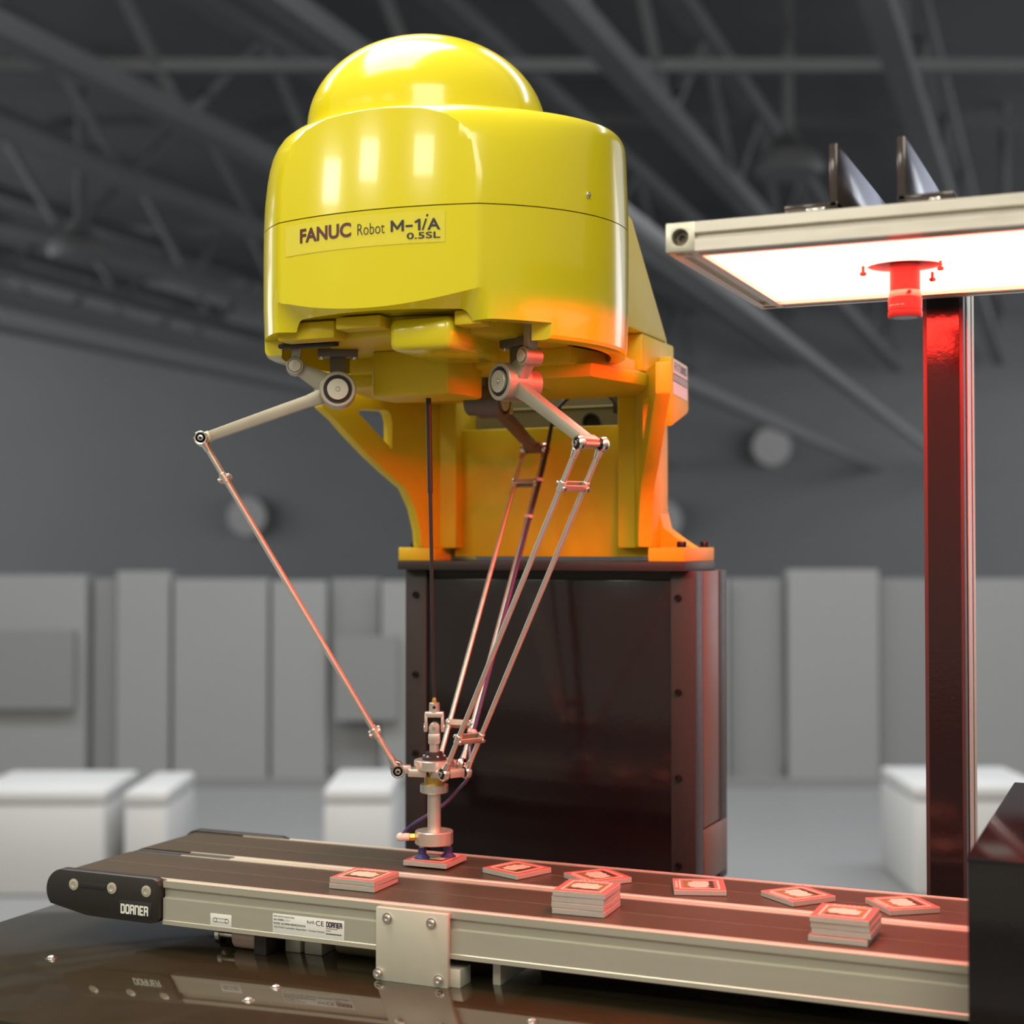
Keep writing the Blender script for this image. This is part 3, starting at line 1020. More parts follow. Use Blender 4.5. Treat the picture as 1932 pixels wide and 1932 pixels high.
def arm(az, sgn, r_p, h, drop, kind):
    """az: azimuth of the arm; sgn: which way its hub axis shows the capped disc"""
    a = math.radians(az)
    d = Vector((math.cos(a), math.sin(a), 0))
    ax = Vector((-d.y, d.x, 0)) * sgn                     # hub axis, towards the capped disc
    P0 = A + d * r_p + Vector((0, 0, HZ))
    EL = P0 + d * h - Vector((0, 0, drop))
    t = d * h - Vector((0, 0, drop))
    t.normalize()
    nrm = ax.cross(t).normalized()
    if nrm.z < 0:
        nrm = -nrm
    m_arm = 'arm_metal' if kind != 'c' else 'bracket_metal'
    # hub barrel
    b = MB()
    R = 0.0170
    b.lathe([(R - 0.0008, -0.012), (R, -0.0112), (R, 0.0135), (R - 0.001, 0.0145), (R - 0.0035, 0.0145), (R - 0.0040, 0.0120), (0.006, 0.0120), (0.006, -0.012)], P0, ax, 40)
    ua = b.build('upper_arm', m_arm, rob)
    # lever plate: main bar, tapering, with elbow block, and the short upper leg
    th = 0.0105
    b = MB()
    w0, w1 = 0.0165, 0.0090
    s0 = P0 + t * 0.006
    bar = [s0 + nrm * w0 / 2, P0 + t * 0.030 + nrm * 0.0056, EL + nrm * w1 / 2 - t * 0.002, EL - nrm * w1 / 2 - t * 0.002, P0 + t * 0.030 - nrm * 0.0056, s0 - nrm * w0 / 2]
    b.prism([p - ax * th / 2 for p in bar], ax * th, 0.0006)
    b.build('lever_bar', m_arm, ua)
    b = MB()
    b.bar(EL - t * 0.004 - ax * 0.0085, EL - t * 0.004 + ax * 0.0085, 0.0095, 0.0095, 0.0008, side=nrm)
    b.cyl(EL - ax * 0.0165, EL + ax * 0.0165, 0.0022, seg=12)
    b.build('elbow_block', m_arm, ua)
    # short leg to the drive link pivot
    q = (d * 0.0400 + Vector((0, 0, 0.0220))) if kind == 'a' else ((d * 0.0270 + Vector((0, 0, 0.0205))) if kind == 'b' else (d * 0.026 + Vector((0, 0, -0.006))))
    PV = P0 + q
    qd = q.normalized()
    qn = ax.cross(qd).normalized()
    b = MB()
    leg = [P0 + qn * 0.0115, PV + qn * 0.0052, PV - qn * 0.0052, P0 - qn * 0.0115]
    b.prism([p - ax * th / 2 for p in leg], ax * th, 0.0006)
    b.build('lever_leg', m_arm, ua)
    # pivot boss
    b = MB()
    b.lathe([(0.0078, -0.009), (0.0082, -0.0086), (0.0082, 0.0086), (0.0076, 0.0092), (0.0064, 0.0092), (0.0062, 0.0080), (0, 0.0080)], PV, ax, 28)
    b.build('pivot_boss', m_arm, ua)
    b = MB()
    b.lathe([(0.0056, 0.0), (0.0056, 0.0022), (0.0016, 0.0026), (0.0016, 0.0018), (0.0, 0.0018)], PV + ax * 0.0082, ax, 24)
    b.build('pivot_cap', 'cap_metal', ua)
    # drive link up into the head
    b = MB()
    lean = d * (-0.004 if kind == 'a' else 0.002)
    if kind != 'c':
        b.bar(PV + V(0, 0, 0.004), PV + lean + V(0, 0, 0.033), 0.0090, 0.0095, 0.0008, side=d)
        b.build('drive_link', m_arm, ua)
    # capped disc
    b = MB()
    b.lathe([(0.0128, 0.0), (0.0128, 0.0012), (0, 0.0012)], P0 + ax * 0.0120, ax, 36)
    b.build('hub_seal', 'black_rubber', ua)
    b = MB()
    b.lathe([(0.0100, 0.0), (0.0100, 0.0022), (0.0096, 0.0026), (0.0024, 0.0026), (0.0022, 0.0016), (0, 0.0016)], P0 + ax * 0.0132, ax, 36)
    b.build('hub_cap', 'cap_metal', ua)
    socket_head(P0 + ax * 0.0150, ax, 0.0018, 0.0014).build('hub_screw', 'bright_steel', ua)
    # rear half of the hub
    b = MB()
    b.lathe([(0.0125, 0.0), (0.0135, 0.0006), (0.0135, 0.012), (0.0125, 0.0135), (0, 0.0135)], P0 - ax * 0.0125, -ax, 36)
    b.build('hub_back', 'arm_metal' if kind == 'b' else 'bracket_metal', ua)
    socket_head(P0 - ax * 0.0260, -ax, 0.0030, 0.0030).build('hub_screw', 'bright_steel', ua)
    # T bracket holding the hub under the head
    b = MB()
    bt = 0.1885
    ca = P0 + ax * (-0.007 if kind == 'a' else -0.006)
    b.bar(ca + V(0, 0, 0.006), Vector((ca.x, ca.y, bt - 0.004)), 0.0150, 0.0060, 0.0005, side=d)
    b.bar(Vector((ca.x, ca.y, bt - 0.004)) - d * 0.0190, Vector((ca.x, ca.y, bt - 0.004)) + d * 0.0190, 0.0075, 0.0120, 0.0005, side=(0, 0, 1))
    br = b.build('hub_bracket', 'bracket_metal', rob)
    for e in (-1, 1):
        socket_head(Vector((ca.x, ca.y, bt - 0.0075)) + d * e * 0.0155 + ax * 0.002, (0, 0, -1), 0.0021, 0.0024).build('bracket_screw', 'bright_steel', br)
    return EL, ax, d


ELA, AXA, DA = arm(210, 1, 0.103, 0.1255, 0.0466, 'a')
ELB, AXB, DB = arm(330, -1, 0.103, 0.1105, 0.0610, 'b')
ELC, AXC, DC = arm(90, -1, 0.103, 0.1140, 0.0415, 'c')

T = Vector((-0.6385, 1.2900, -0.2085))
RT = 0.0351
HALF = 0.0126


def rod_pair(EL, ax, d, cable=False):
    J = T + d * RT
    out = []
    for s in (-1, 1):
        p, q = EL + ax * s * HALF, J + ax * s * HALF
        dr = (q - p).normalized()
        b = MB()
        b.cyl(p + dr * 0.006, q - dr * 0.006, 0.0024, seg=16)
        rod = b.build('lower_rod', 'aluminium', rob)
        for c, e in ((p, 1), (q, -1)):
            b = MB()
            # eye: ring with a ball and a tapered neck
            b.lathe([(0.0046, -0.0028), (0.0058, -0.0030), (0.0066, -0.0016), (0.0066, 0.0016), (0.0058, 0.0030), (0.0046, 0.0028), (0.0044, 0.0), (0.0046, -0.0028)], c, ax, 24)
            b.cyl(c + dr * e * 0.0055, c + dr * e * 0.0135, 0.0036, 0.0027, seg=16)
            b.build('rod_eye', 'bright_steel', rod)
            b = MB()
            b.ball(c, 0.0044, 18, 8, ax)
            b.build('eye_ball', 'black_bolt', rod)
            b = MB()
            b.lathe([(0.0026, -0.0046), (0.0026, 0.0046), (0.0014, 0.0048), (0.0014, 0.0040), (0, 0.0040)], c, ax, 16)
            b.build('eye_pin', 'bright_steel', rod)
        out.append((p, q, dr, rod))
    # two cross links per pair
    for fr in (0.118, 0.885):
        c0 = out[0][0].lerp(out[0][1], fr)
        c1 = out[1][0].lerp(out[1][1], fr)
        dr = out[0][2]
        nn = ax.cross(dr).normalized()
        b = MB()
        for off in (-1, 1):
            o2 = nn * off * 0.0036
            b.bar(c0 + o2 - ax * 0.003 * 0, c1 + o2, 0.0058, 0.0014, 0.0003, side=dr)
        lk = b.build('cross_link', 'arm_metal', rob)
        for c in (c0, c1):
            b = MB()
            b.cyl(c - dr * 0.005, c + dr * 0.005, 0.0031, seg=16, ch=0.0005)
            b.build('link_collar', 'aluminium', lk)
            b = MB()
            b.lathe([(0.0015, -0.0062), (0.0022, -0.0058), (0.0022, -0.0044), (0.0012, -0.0044), (0.0012, 0.0044), (0.0022, 0.0044), (0.0022, 0.0058), (0.0015, 0.0062)], c, nn, 14)
            b.build('link_bolt', 'bright_steel', lk)
    return out


ra = rod_pair(ELA, AXA, DA)
rb = rod_pair(ELB, AXB, DB)
rc = rod_pair(ELC, AXC, DC)

# ---- tool platform (moving plate) and gripper
b = MB()
b.lathe([(0.0186, -0.0005), (0.0192, 0.0), (0.0192, 0.0080), (0.0186, 0.0086), (0, 0.0086)], T + V(0, 0, 0.0), (0, 0, 1), 48)
plat = b.build('moving_plate', 'aluminium', rob)
for ax, d in ((AXA, DA), (AXB, DB), (AXC, DC)):
    J = T + d * RT
    b = MB()
    b.bar(T + d * 0.008 - V(0, 0, 0.0035), J - d * 0.010 - V(0, 0, 0.0035) + V(0, 0, 0.001), 0.0200, 0.0068, 0.0006, side=ax)
    b.bar(J - d * 0.013, J - d * 0.0005, 0.0105, 0.0072, 0.0006, side=ax)
    b.bar(J - ax * 0.0082, J + ax * 0.0082, 0.0080, 0.0080, 0.0010, side=d)
    b.cyl(J - ax * 0.0165, J + ax * 0.0165, 0.0021, seg=12)
    b.build('plate_arm', 'aluminium', plat)
b = MB()
b.lathe([(0.0115, 0.0086), (0.0115, 0.0112), (0.0100, 0.0120), (0.0085, 0.0120), (0.0080, 0.0160), (0, 0.0160)], T, (0, 0, 1), 32)
b.build('shaft_collar', 'black_rubber', plat)
for i in range(6):
    a = 2 * math.pi * i / 6 + 0.3
    socket_head(T + V(0.0096 * math.cos(a), 0.0096 * math.sin(a), 0.0112), (0, 0, 1), 0.0014, 0.0018).build('collar_screw', 'bright_steel', plat)
# universal joint: yokes turned towards the viewer
UJ = T + V(0, 0, 0)
b = MB()
b.cyl(UJ + V(0, 0, 0.0160), UJ + V(0, 0, 0.0250), 0.0046, seg=24)
uj = b.build('universal_joint', 'aluminium', rob)
wx, wy = RV, FV
b = MB()
cz = UJ + V(0, 0, 0.0390)
b.prism([UJ + wx * x + wy * y + V(0, 0, 0.0240) for x, y in ((-0.0055, -0.0065), (0.0055, -0.0065), (0.0055, 0.0065), (-0.0055, 0.0065))], (0, 0, 0.0095), 0.0008)
for s in (-1, 1):
    b.bar(UJ + wy * s * 0.0053 + V(0, 0, 0.033), UJ + wy * s * 0.0053 + V(0, 0, 0.0405), 0.0098, 0.0024, 0.0006, side=wx)
    b.cyl(cz + wy * s * 0.0040, cz + wy * s * 0.0070, 0.0048, seg=24, ch=0.0005)
b.build('lower_yoke', 'aluminium', uj)
b = MB()
for s in (-1, 1):
    b.bar(UJ + wx * s * 0.0078 + V(0, 0, 0.0350), UJ + wx * s * 0.0078 + V(0, 0, 0.0515), 0.0026, 0.0088, 0.0006, side=wx)
    b.cyl(cz + wx * s * 0.0062, cz + wx * s * 0.0100, 0.0042, seg=24, ch=0.0005)
b.prism([UJ + wx * x + wy * y + V(0, 0, 0.0485) for x, y in ((-0.009, -0.0045), (0.009, -0.0045), (0.009, 0.0045), (-0.009, 0.0045))], (0, 0, 0.0055), 0.0012)
b.cyl(UJ + V(0, 0, 0.053), UJ + V(0, 0, 0.0625), 0.0050, seg=24, ch=0.0006)
b.build('upper_yoke', 'aluminium', uj)
b = MB()
b.ball(cz, 0.0045, 16, 8)
b.lathe([(0.0018, -0.0092), (0.0018, 0.0092)], cz, wy, 12)
b.build('joint_cross', 'bright_steel', uj)
b = MB()
b.ball(UJ + wy * -0.0049 + V(0, 0, 0.0585), 0.0017, 12, 6)
b.build('yoke_screw', 'black_bolt', uj)
b = MB()
b.lathe([(0.0022, 0), (0.0022, 0.0025), (0.0014, 0.0050), (0, 0.0055)], UJ + V(0, 0, 0.0625), (0, 0, 1), 16)
b.build('shaft_tip', 'brass', uj)
# telescopic shaft up to the head
ST = A + Vector((-0.0235, 0.006, 0.1750))
SB = UJ + V(0, 0, 0.0630)
b = MB()
b.cyl(SB + (ST - SB) * 0.01, ST, 0.00165, 0.0021, seg=16)
sh = b.build('drive_shaft', 'black_rod', rob)
b = MB()
b.cyl(SB.lerp(ST, 0.62), SB.lerp(ST, 1.0), 0.0026, seg=16, ch=0.0004)
b.build('shaft_sleeve', 'black_rod', sh)
b = MB()
b.cyl(SB.lerp(ST, 0.985), SB.lerp(ST, 1.03), 0.0044, seg=16)
b.build('shaft_socket', 'yellow_cast', sh)

# gripper stem, flanges, cups
b = MB()
b.lathe([(0.0094, -0.0145), (0.0094, -0.0066)], T, (0, 0, 1), 32)
b.build('brass_ring', 'brass', plat)
b = MB()
b.lathe([(0.0125, -0.0225), (0.0133, -0.0217), (0.0133, -0.0150), (0.0125, -0.0143), (0, -0.0143)], T, (0, 0, 1), 36)
b.build('stem_flange', 'aluminium', plat)
b = MB()
b.cyl(T + V(0, 0, -0.0620), T + V(0, 0, -0.0222), 0.0064, seg=28)
b.build('gripper_stem', 'aluminium', plat)
b = MB()
b.lathe([(0.0173, -0.0708), (0.0181, -0.0700), (0.0181, -0.0590), (0.0173, -0.0582), (0, -0.0582)], T, (0, 0, 1), 44)
gd = b.build('gripper_disc', 'aluminium', rob)
cups = [T + RV * -0.0112 - FV * 0.002, T + RV * 0.0130 + FV * 0.004]
for c in cups:
    b = MB()
    b.cyl(c + V(0, 0, -0.0745), c + V(0, 0, -0.0706), 0.0028, seg=16)
    b.build('cup_nipple', 'cap_metal', gd)
    b = MB()
    b.lathe([(0.0074, -0.0838), (0.0072, -0.0830), (0.0052, -0.0812), (0.0040, -0.0800), (0.0040, -0.0742), (0.0034, -0.0738), (0, -0.0738)], c, (0, 0, 1), 28)
    b.build('suction_cup', 'blue_rubber', gd)
# air fitting and hose
fd = (-RV - FV * 0.1).normalized()
F0p = T + fd * 0.0178 + V(0, 0, -0.0640)
b = MB()
b.lathe([(0.0032, 0), (0.0036, 0.0006), (0.0036, 0.0052), (0.0030, 0.0060)], F0p, fd, 6)
ff = b.build('air_fitting', 'brass', rob)
b = MB()
b.lathe([(0.0034, 0.0058), (0.0036, 0.0066), (0.0036, 0.0118), (0.0030, 0.0126), (0, 0.0126)], F0p, fd, 20)
b.ball(F0p + fd * 0.0140, 0.0042, 16, 8)
b.build('fitting_elbow', 'fitting_plastic', ff)
p, q, dr, rod = rc[0] if rc[0][0].x > rc[1][0].x else rc[1]
off = Vector((0.0042, -0.003, 0))
hs = F0p + fd * 0.0140
b = MB()
b.tube([hs + V(0, 0, 0.001), hs + V(0.002, 0.004, 0.0045), hs + RV * 0.012 + FV * 0.020 + V(0, 0, 0.0095), T + FV * 0.026 + RV * 0.006 + V(0, 0, -0.040), T + FV * 0.028 + RV * 0.022 + V(0, 0, -0.024), q + off + V(0.004, 0.0, -0.010), q + off - dr * 0.02], 0.0017, 10, 8)
b.build('air_hose', 'tube_violet', rob)
b = MB()
b.tube([q + off - dr * 0.0195, q.lerp(p, 0.3) + off, q.lerp(p, 0.6) + off, q.lerp(p, 0.8) + off], 0.0020, 10, 6)
b.build('air_hose', 'tube_violet', rob)
b = MB()
b.tube([q.lerp(p, 0.795) + off, q.lerp(p, 0.92) + off, p + off + V(0, 0, 0.005), p + V(0.006, 0.006, 0.030), p + V(0.012, 0.018, 0.050), p + V(0.030, 0.030, 0.0655), p + V(0.052, 0.040, 0.063), p + V(0.066, 0.045, 0.048), p + V(0.070, 0.047, 0.030)], 0.0022, 10, 8)
b.build('cable_hose', 'black_rubber', rob)
for fr in (0.055 + 0.055, 0.235, 0.905):
    c = p.lerp(q, fr)
    b = MB()
    b.lathe([(0.0036, -0.0018), (0.0036, 0.0018)], c, dr, 16)
    b.lathe([(0.0032, -0.0018), (0.0032, 0.0018)], c + off, dr, 16)
    b.build('hose_clip', 'clip_plastic', rob)

# ------------------------------------------------------------------ red light panel, camera, column
LX0, LX1, LY0, LY1, LZ0, LZ1 = -0.3420, -0.0360, 1.080, 1.372, 0.2214, 0.2432
CB = 0.0225
lp = thing('light_panel', ((LX0 + LX1) / 2, (LY0 + LY1) / 2, ZC + LZ0), 'square aluminium framed light panel glowing white hot red', 'light panel')


def profile_bar(x0, x1, y0, y1, along):
    """slotted aluminium profile"""
    s = CB
    h = LZ1 - LZ0
    g, dp = 0.0026, 0.005
    zc = (LZ0 + LZ1) / 2 + 0.0005
    sec = [(0, LZ0), (s * 0.34, LZ0), (s * 0.34, LZ0 + 0.003), (s * 0.66, LZ0 + 0.003), (s * 0.66, LZ0), (s, LZ0), (s, LZ1), (0, LZ1), (0, zc + g), (0.0012, zc + g * 0.7), (dp, zc + g * 0.7), (dp, zc - g * 0.7), (0.0012, zc - g * 0.7), (0, zc - g)]
    b = MB()
    if along == 'x':
        inv = y1
        b.prism([(x0, y0 + u, z) for u, z in sec] if inv is None else [(x0, y1 - u, z) for u, z in sec], (x1 - x0, 0, 0))
    else:
        b.prism([(x0 + u, y0, z) for u, z in sec] if x1 is None else [(x1 - u, y0, z) for u, z in sec], (0, y1 - y0, 0))
    return b


profile_bar(LX0 + CB, LX1 - CB, LY0, None, 'x').build('frame_profile', 'aluminium', lp, angle=20)
profile_bar(LX0 + CB, LX1 - CB, None, LY1, 'x').build('frame_profile', 'aluminium', lp, angle=20)
profile_bar(LX0, None, LY0 + CB, LY1 - CB, 'y').build('frame_profile', 'aluminium', lp, angle=20)
profile_bar(None, LX1, LY0 + CB, LY1 - CB, 'y').build('frame_profile', 'aluminium', lp, angle=20)
for i, (x, y) in enumerate(((LX0, LY0), (LX1 - CB, LY0), (LX0, LY1 - CB), (LX1 - CB, LY1 - CB))):
    m1 = MB()
    m1.box(x, x + CB, y, y + CB, LZ0, LZ1 + 0.0003, 0.0008)
    zc = (LZ0 + LZ1) / 2
    m2 = MB()
    m2.cyl((x + CB / 2, y - 0.002, zc), (x + CB / 2, y + 0.012, zc), 0.0066, seg=32)
    me = boolean(m1.mesh('a'), m2.mesh('b'), 'DIFFERENCE')
    m2 = MB()
    m2.cyl((x + CB / 2, y + CB / 2, LZ0 - 0.002), (x + CB / 2, y + CB / 2, LZ0 + 0.005), 0.0066, seg=32)
    me = boolean(me, m2.mesh('b'), 'DIFFERENCE')
    cc = place(me, 'corner_cube', 'cap_metal', lp, 30)
    b = MB()
    b.lathe([(0.0055, 0), (0.0055, 0.005), (0.0030, 0.005), (0.0028, 0.002), (0, 0.002)], (x + CB / 2, y + 0.0115, zc), (0, -1, 0), 6)
    b.build('cube_screw', 'bracket_metal', cc)
dx0, dx1, dy0, dy1 = LX0 + CB, LX1 - CB, LY0 + CB, LY1 - CB
CX, CY = -0.1890, 1.226
HR = 0.0300
b = MB()
bm = b.bm
n = 48
ring = [bm.verts.new((CX + HR * math.cos(2 * math.pi * i / n), CY + HR * math.sin(2 * math.pi * i / n), LZ0 + 0.003)) for i in range(n)]
sq = []
for i in range(n):
    a = 2 * math.pi * i / n
    ca, sa = math.cos(a), math.sin(a)
    k = min((dx1 - CX) / ca if ca > 1e-6 else 1e9, (dx0 - CX) / ca if ca < -1e-6 else 1e9, (dy1 - CY) / sa if sa > 1e-6 else 1e9, (dy0 - CY) / sa if sa < -1e-6 else 1e9)
    sq.append(bm.verts.new((CX + ca * k, CY + sa * k, LZ0 + 0.003)))
cor = {}
for i in range(n):
    j = (i + 1) % n
    va, vb = sq[i], sq[j]
    if abs(va.co.x - vb.co.x) > 1e-5 and abs(va.co.y - vb.co.y) > 1e-5:
        xx = va.co.x if abs(va.co.x - dx0) < 1e-4 or abs(va.co.x - dx1) < 1e-4 else vb.co.x
        yy = va.co.y if abs(va.co.y - dy0) < 1e-4 or abs(va.co.y - dy1) < 1e-4 else vb.co.y
        cv = bm.verts.new((xx, yy, LZ0 + 0.003))
        bm.faces.new((ring[i], ring[j], vb, cv, va))
    else:
        bm.faces.new((ring[i], ring[j], vb, va))
ext = bmesh.ops.extrude_face_region(bm, geom=bm.faces[:])
bmesh.ops.translate(bm, verts=[v for v in ext['geom'] if isinstance(v, bmesh.types.BMVert)], vec=(0, 0, 0.003))
bmesh.ops.recalc_face_normals(bm, faces=bm.faces[:])
b.build('diffuser', 'panel_light', lp, angle=30)
b = MB()
b.box(dx0, dx1, dy0, dy1, LZ0 + 0.0165, LZ1 - 0.001)
b.build('back_sheet', 'black_paint', lp)
KY0 = 1.420
# angle irons on top
for x, s in ((-0.2200, -1), (-0.1720, 1)):
    wd = 0.0385
    b = MB()
    xa = x if s < 0 else x
    # upright leg, sloping down to the rear
    ux0, ux1 = (x, x + 0.0058)
    y0 = LY0 + 0.0035
    b.box(ux0, ux1, y0, KY0 - 0.004, LZ1, LZ1 + 0.0485, 0.0008)
    fx = sorted((ux0 if s > 0 else ux1, (ux0 + wd) if s > 0 else ux1 - wd))
    b.prism([(fx[0], y0 + 0.003, LZ1), (fx[0], y0, LZ1 + 0.0030), (fx[0], y0, LZ1 + 0.0064), (fx[0], KY0 - 0.004, LZ1 + 0.0064), (fx[0], KY0 - 0.004, LZ1)], (fx[1] - fx[0], 0, 0), 0.0005)
    ai = b.build('angle_iron', 'angle_dark', lp, label='dark angle iron standing on the frame')
    b = MB()
    b.box((fx[0] + fx[1]) / 2 + 0.003 * s, (fx[0] + fx[1]) / 2 + 0.010, y0 - 0.0004, y0 + 0.004, LZ1 + 0.0004, LZ1 + 0.0028, 0.0003)
    b.build('slot_nut', 'bright_steel', ai)
b = MB()
b.box(-0.2135, -0.1725, KY0 - 0.020, KY0 - 0.005, LZ1 + 0.002, LZ1 + 0.040, 0.0006)
b.build('hanger_plate', 'angle_dark', lp)

# camera in the middle of the panel
vc = thing('vision_camera', (CX, CY, ZC + LZ0 - 0.036), 'small cylindrical camera lens hanging from the glowing light panel', 'camera')
b = MB()
b.lathe([(0.0118, -0.0165), (0.0118, 0.016)], (CX, CY, LZ0), (0, 0, 1), 40)
b.build('lens_mount', 'lens_body', vc)
b = MB()
b.lathe([(0.0122, -0.0215), (0.0124, -0.0210), (0.0124, -0.0168), (0.0122, -0.0163)], (CX, CY, LZ0), (0, 0, 1), 40)
b.build('lens_ring', 'lens_ring', vc)
b = MB()
b.lathe([(0.0100, -0.0372), (0.0128, -0.0378), (0.0134, -0.0366), (0.0134, -0.0330), (0.0127, -0.0326), (0.0127, -0.0318), (0.0131, -0.0314), (0.0131, -0.0222), (0.0124, -0.0215)], (CX, CY, LZ0), (0, 0, 1), 40)
lbod = b.build('lens_barrel', 'lens_body', vc)
b = MB()
b.lathe([(0.0, -0.0362), (0.006, -0.0366), (0.0100, -0.0374)], (CX, CY, LZ0), (0, 0, 1), 32)
b.build('front_glass', 'glass_dark', lbod)


def barrel(u, v, o):
    r = 0.0132 + o
    a = math.radians(-105) + u
    return V(CX + r * math.cos(a), CY + r * math.sin(a), LZ0 + v)


lettering('----- --- --', 'lettering', 'print_white', lbod, (-0.75, 0.35, -0.0286, -0.0280), barrel)
b = MB()
b.cyl((CX + 0.0045, CY - 0.0115, LZ0 - 0.019), (CX + 0.0058, CY - 0.0150, LZ0 - 0.019), 0.0016, seg=12)
b.build('lock_screw', 'black_bolt', vc)
b = MB()
b.lathe([(0.0118, 0.0046), (0.0296, 0.0046), (0.0296, 0.0060), (0.0118, 0.0060)], (CX, CY, LZ0), (0, 0, 1), 40)
b.build('camera_flange', 'lens_body', vc)
for a in (210, 330, 60):
    x, y = CX + 0.0345 * math.cos(math.radians(a)), CY + 0.0345 * math.sin(math.radians(a))
    b = MB()
    b.lathe([(0.0018, -0.0045), (0.0026, -0.0040), (0.0026, -0.0020), (0.0012, -0.0018), (0.0012, 0.003)], (x, y, LZ0), (0, 0, 1), 14)
    b.build('panel_screw', 'lens_body', lp)

# column carrying the panel
KX0, KX1, KY0, KY1 = -0.2030, -0.1675, 1.420, 1.500
col = thing('support_column', ((KX0 + KX1) / 2, (KY0 + KY1) / 2, ZC + TZ), 'tall dark slotted column holding up the light panel', 'column')
KZ1 = LZ1 + 0.006
b = MB()
b.box(KX0 + 0.0035, KX1 - 0.0035, KY0, KY0 + 0.004, TZ, KZ1)
b.build('front_cover', 'black_gloss', col)
sec = [(KX0, KY0 + 0.001), (KX0 + 0.0035, KY0 + 0.001), (KX0 + 0.0035, KY0 + 0.005), (KX1 - 0.0035, KY0 + 0.005), (KX1 - 0.0035, KY0 + 0.001), (KX1, KY0 + 0.001)]
for yy in (KY0 + 0.020, KY0 + 0.060):
    sec += [(KX1, yy - 0.004), (KX1 - 0.006, yy - 0.004), (KX1 - 0.006, yy + 0.004), (KX1, yy + 0.004)]
sec += [(KX1, KY1), (KX0, KY1)]
b = MB()
b.prism([(x, y, TZ + 0.004) for x, y in sec], (0, 0, KZ1 - TZ - 0.004))
b.build('profile', 'black_paint', col, angle=20)
b = MB()
b.box(KX1 - 0.002, KX1 + 0.0006, KY0 + 0.0285, KY0 + 0.0540, TZ + 0.004, KZ1)
b.build('side_strip', 'plate_grey', col)
b = MB()
b.box(KX1 - 0.002, KX1 + 0.0006, KY0 + 0.0660, KY1, TZ + 0.004, KZ1)
b.build('side_strip', 'plate_grey', col)
b = MB()
b.box(KX0 - 0.012, KX1 + 0.012, KY0 - 0.004, KY1 + 0.012, TZ, TZ + 0.004, 0.0006)
b.build('base_plate', 'black_paint', col)

# ------------------------------------------------------------------ printed tiles
TS, TT = 0.0450, 0.0048


def tile_parts():
    parts = {}
    h = TS / 2
    b = MB()
    b.box(-h, h, -h, h, 0, TT - 0.0002, 0.0004)
    parts['body'] = b.mesh('tile_body')
    b = MB()
    b.box(-h + 0.0003, h - 0.0003, -h + 0.0003, h - 0.0003, TT - 0.0002, TT, 0.0)
    parts['border'] = b.mesh('print_border')
    b = MB()
    f0, f1 = h - 0.0050, h - 0.0066
    for (x0, x1, y0, y1) in ((-f0, f0, f1, f0), (-f0, f0, -f0, -f1), (-f0, -f1, -f1, f1), (f1, f0, -f1, f1)):
        b.box(x0, x1, y0, y1, TT, TT + 0.00008)
    parts['line'] = b.mesh('print_line')
    b = MB()
    f2 = h - 0.0078
    b.box(-f2, f2, -f2 + 0.001, f2 - 0.001, TT, TT + 0.00008)
    parts['field'] = b.mesh('print_field')
    b = MB()
    blob = [(x * 1.15, y * 1.3) for x, y in ((-0.0105, -0.004), (-0.008, -0.0065), (-0.004, -0.0055), (-0.001, -0.0075), (0.0035, -0.0065), (0.0075, -0.0072), (0.0105, -0.0045), (0.0098, -0.001), (0.0112, 0.003),
            (0.007, 0.0045), (0.0055, 0.0072), (0.001, 0.0062), (-0.0025, 0.0078), (-0.006, 0.0058), (-0.0085, 0.0062), (-0.0115, 0.002))]
    b.prism([(x, y + 0.0005, TT + 0.00008) for x, y in blob], (0, 0, 0.00008))
    parts['shape'] = b.mesh('print_shape')
    b = MB()
    b.prism([(x, y, TT + 0.00016) for x, y in ((-0.0130, -0.0125), (0.0120, -0.0125), (0.0128, -0.0100), (0.006, -0.0085), (0.001, -0.0095), (-0.004, -0.0078), (-0.0130, -0.0092))], (0, 0, 0.00006))
    parts['strip'] = b.mesh('print_strip')
    b = MB()
    for i in range(7):
        b.box(-0.013 + i * 0.0038, -0.0105 + i * 0.0038, h - 0.0038, h - 0.0016, TT, TT + 0.00006)
    parts['edge'] = b.mesh('print_edge')
    for k, m in (('body', 'tile_body'), ('border', 'tile_border'), ('line', 'tile_cream'), ('field', 'tile_olive'), ('shape', 'tile_cream'), ('strip', 'tile_dark'), ('edge', 'tile_cream')):
        parts[k].materials.append(MATS[m])
    return parts


TP = tile_parts()


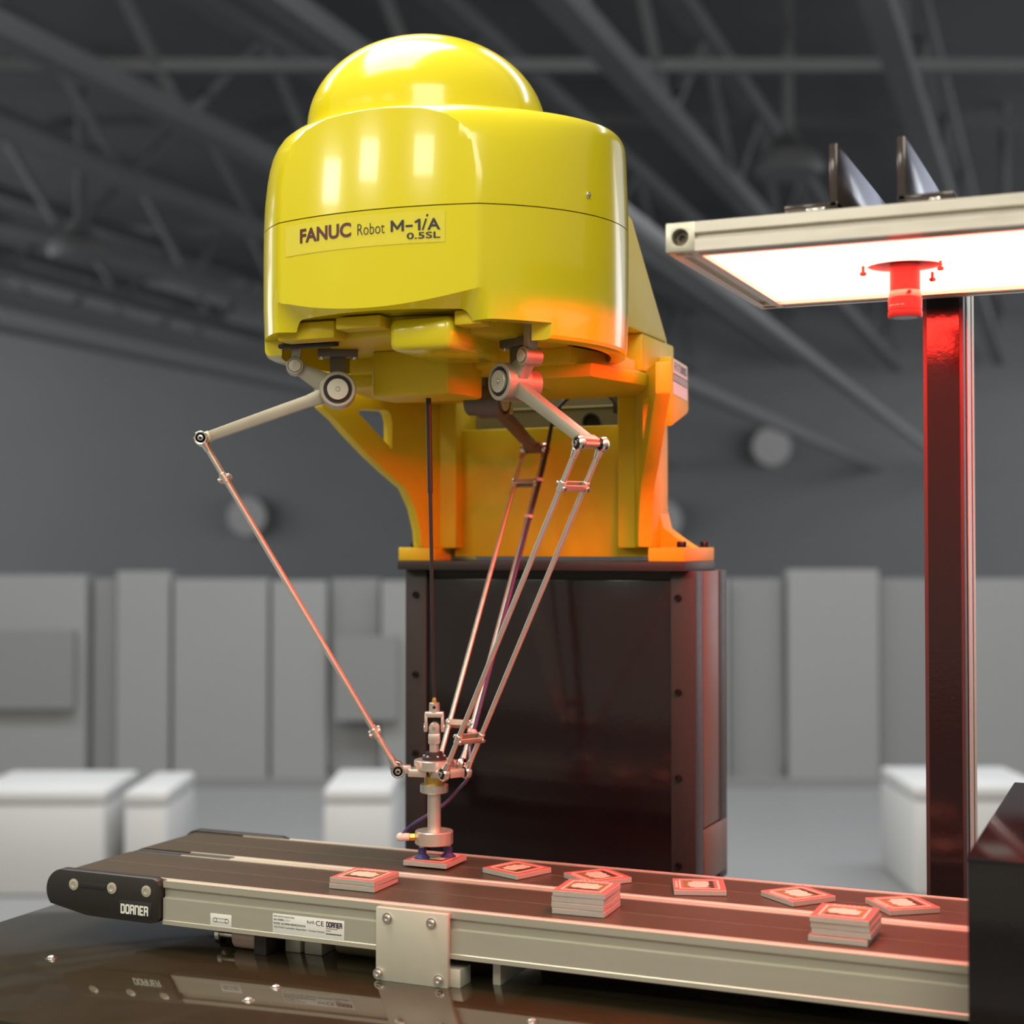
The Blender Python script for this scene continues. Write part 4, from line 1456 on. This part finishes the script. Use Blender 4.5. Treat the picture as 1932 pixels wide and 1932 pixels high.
def tile(x, y, z, deg, label, group, full=True):
    o = bpy.data.objects.new('printed_tile', TP['body'])
    COL.objects.link(o)
    o.location = (x, y, ZC + z)
    o.rotation_euler = (0, 0, math.radians(deg))
    tag(o, label, 'tile', group)
    names = dict(border='print_border', line='print_line', field='print_field', shape='print_shape', strip='print_strip', edge='print_edge')
    for k, nm in names.items():
        if not full and k != 'border':
            continue
        c = bpy.data.objects.new(nm, TP[k])
        COL.objects.link(c)
        c.parent = o
    return o


BT = BZ + 0.0003
G1 = 'single tiles on the rear belt'
tile(-0.5520, 1.2870, BT, 68, 'single red bordered tile on rear belt, first one right of the gripper', G1)
tile(-0.4730, 1.2870, BT, 140, 'single red bordered tile on rear belt just behind the middle tile stack', G1)
tile(-0.3780, 1.2860, BT, 109, 'single red bordered tile lying below the pedestal corner, its long edge facing us', G1)
tile(-0.2910, 1.2870, BT, 140, 'single red bordered tile on rear belt left of the right-hand tile stack', G1)
tile(-0.2040, 1.2880, BT, 126, 'single red bordered tile on rear belt nearest the black hood', G1)
tile(T.x + 0.0005, T.y + 0.001, T.z - 0.0838 - TT - 0.0002, 0, 'printed tile held in the air by the blue suction cups', None)
ORD = ['bottom', 'second', 'third', 'fourth', 'top']
G2 = 'tiles of the two-tile stack'
tile(-0.6560, 1.1850, BT, 0.5, 'lower tile of the two-tile stack left of the gripper', G2, False)
tile(-0.6555, 1.1855, BT + TT, -1, 'upper tile of the two-tile stack left of the gripper', G2)
for cx, cy, jit, nm, grp, n in ((-0.4430, 1.1790, 0.0004, 'middle stack in front of the pedestal', 'tiles of the middle stack', 4), (-0.2290, 1.1760, 0.0012, 'right-hand stack near the black hood', 'tiles of the right stack', 4)):
    rr = random.Random(int(-cx * 1000))
    for i in range(n):
        jx, jy = rr.uniform(-jit, jit), rr.uniform(-jit, jit)
        if n == 4 and i == 0 and jit > 0.001:
            jx, jy = -0.0012, -0.0016
        w = ['bottom', 'second from bottom', 'third from bottom', 'top'][i]
        tile(cx + jx, cy + jy, BT + i * TT, rr.uniform(-1.2, 1.2) + (2 if jit < 0.001 else -1), '%s tile of the %s' % (w, nm), grp, i == n - 1)
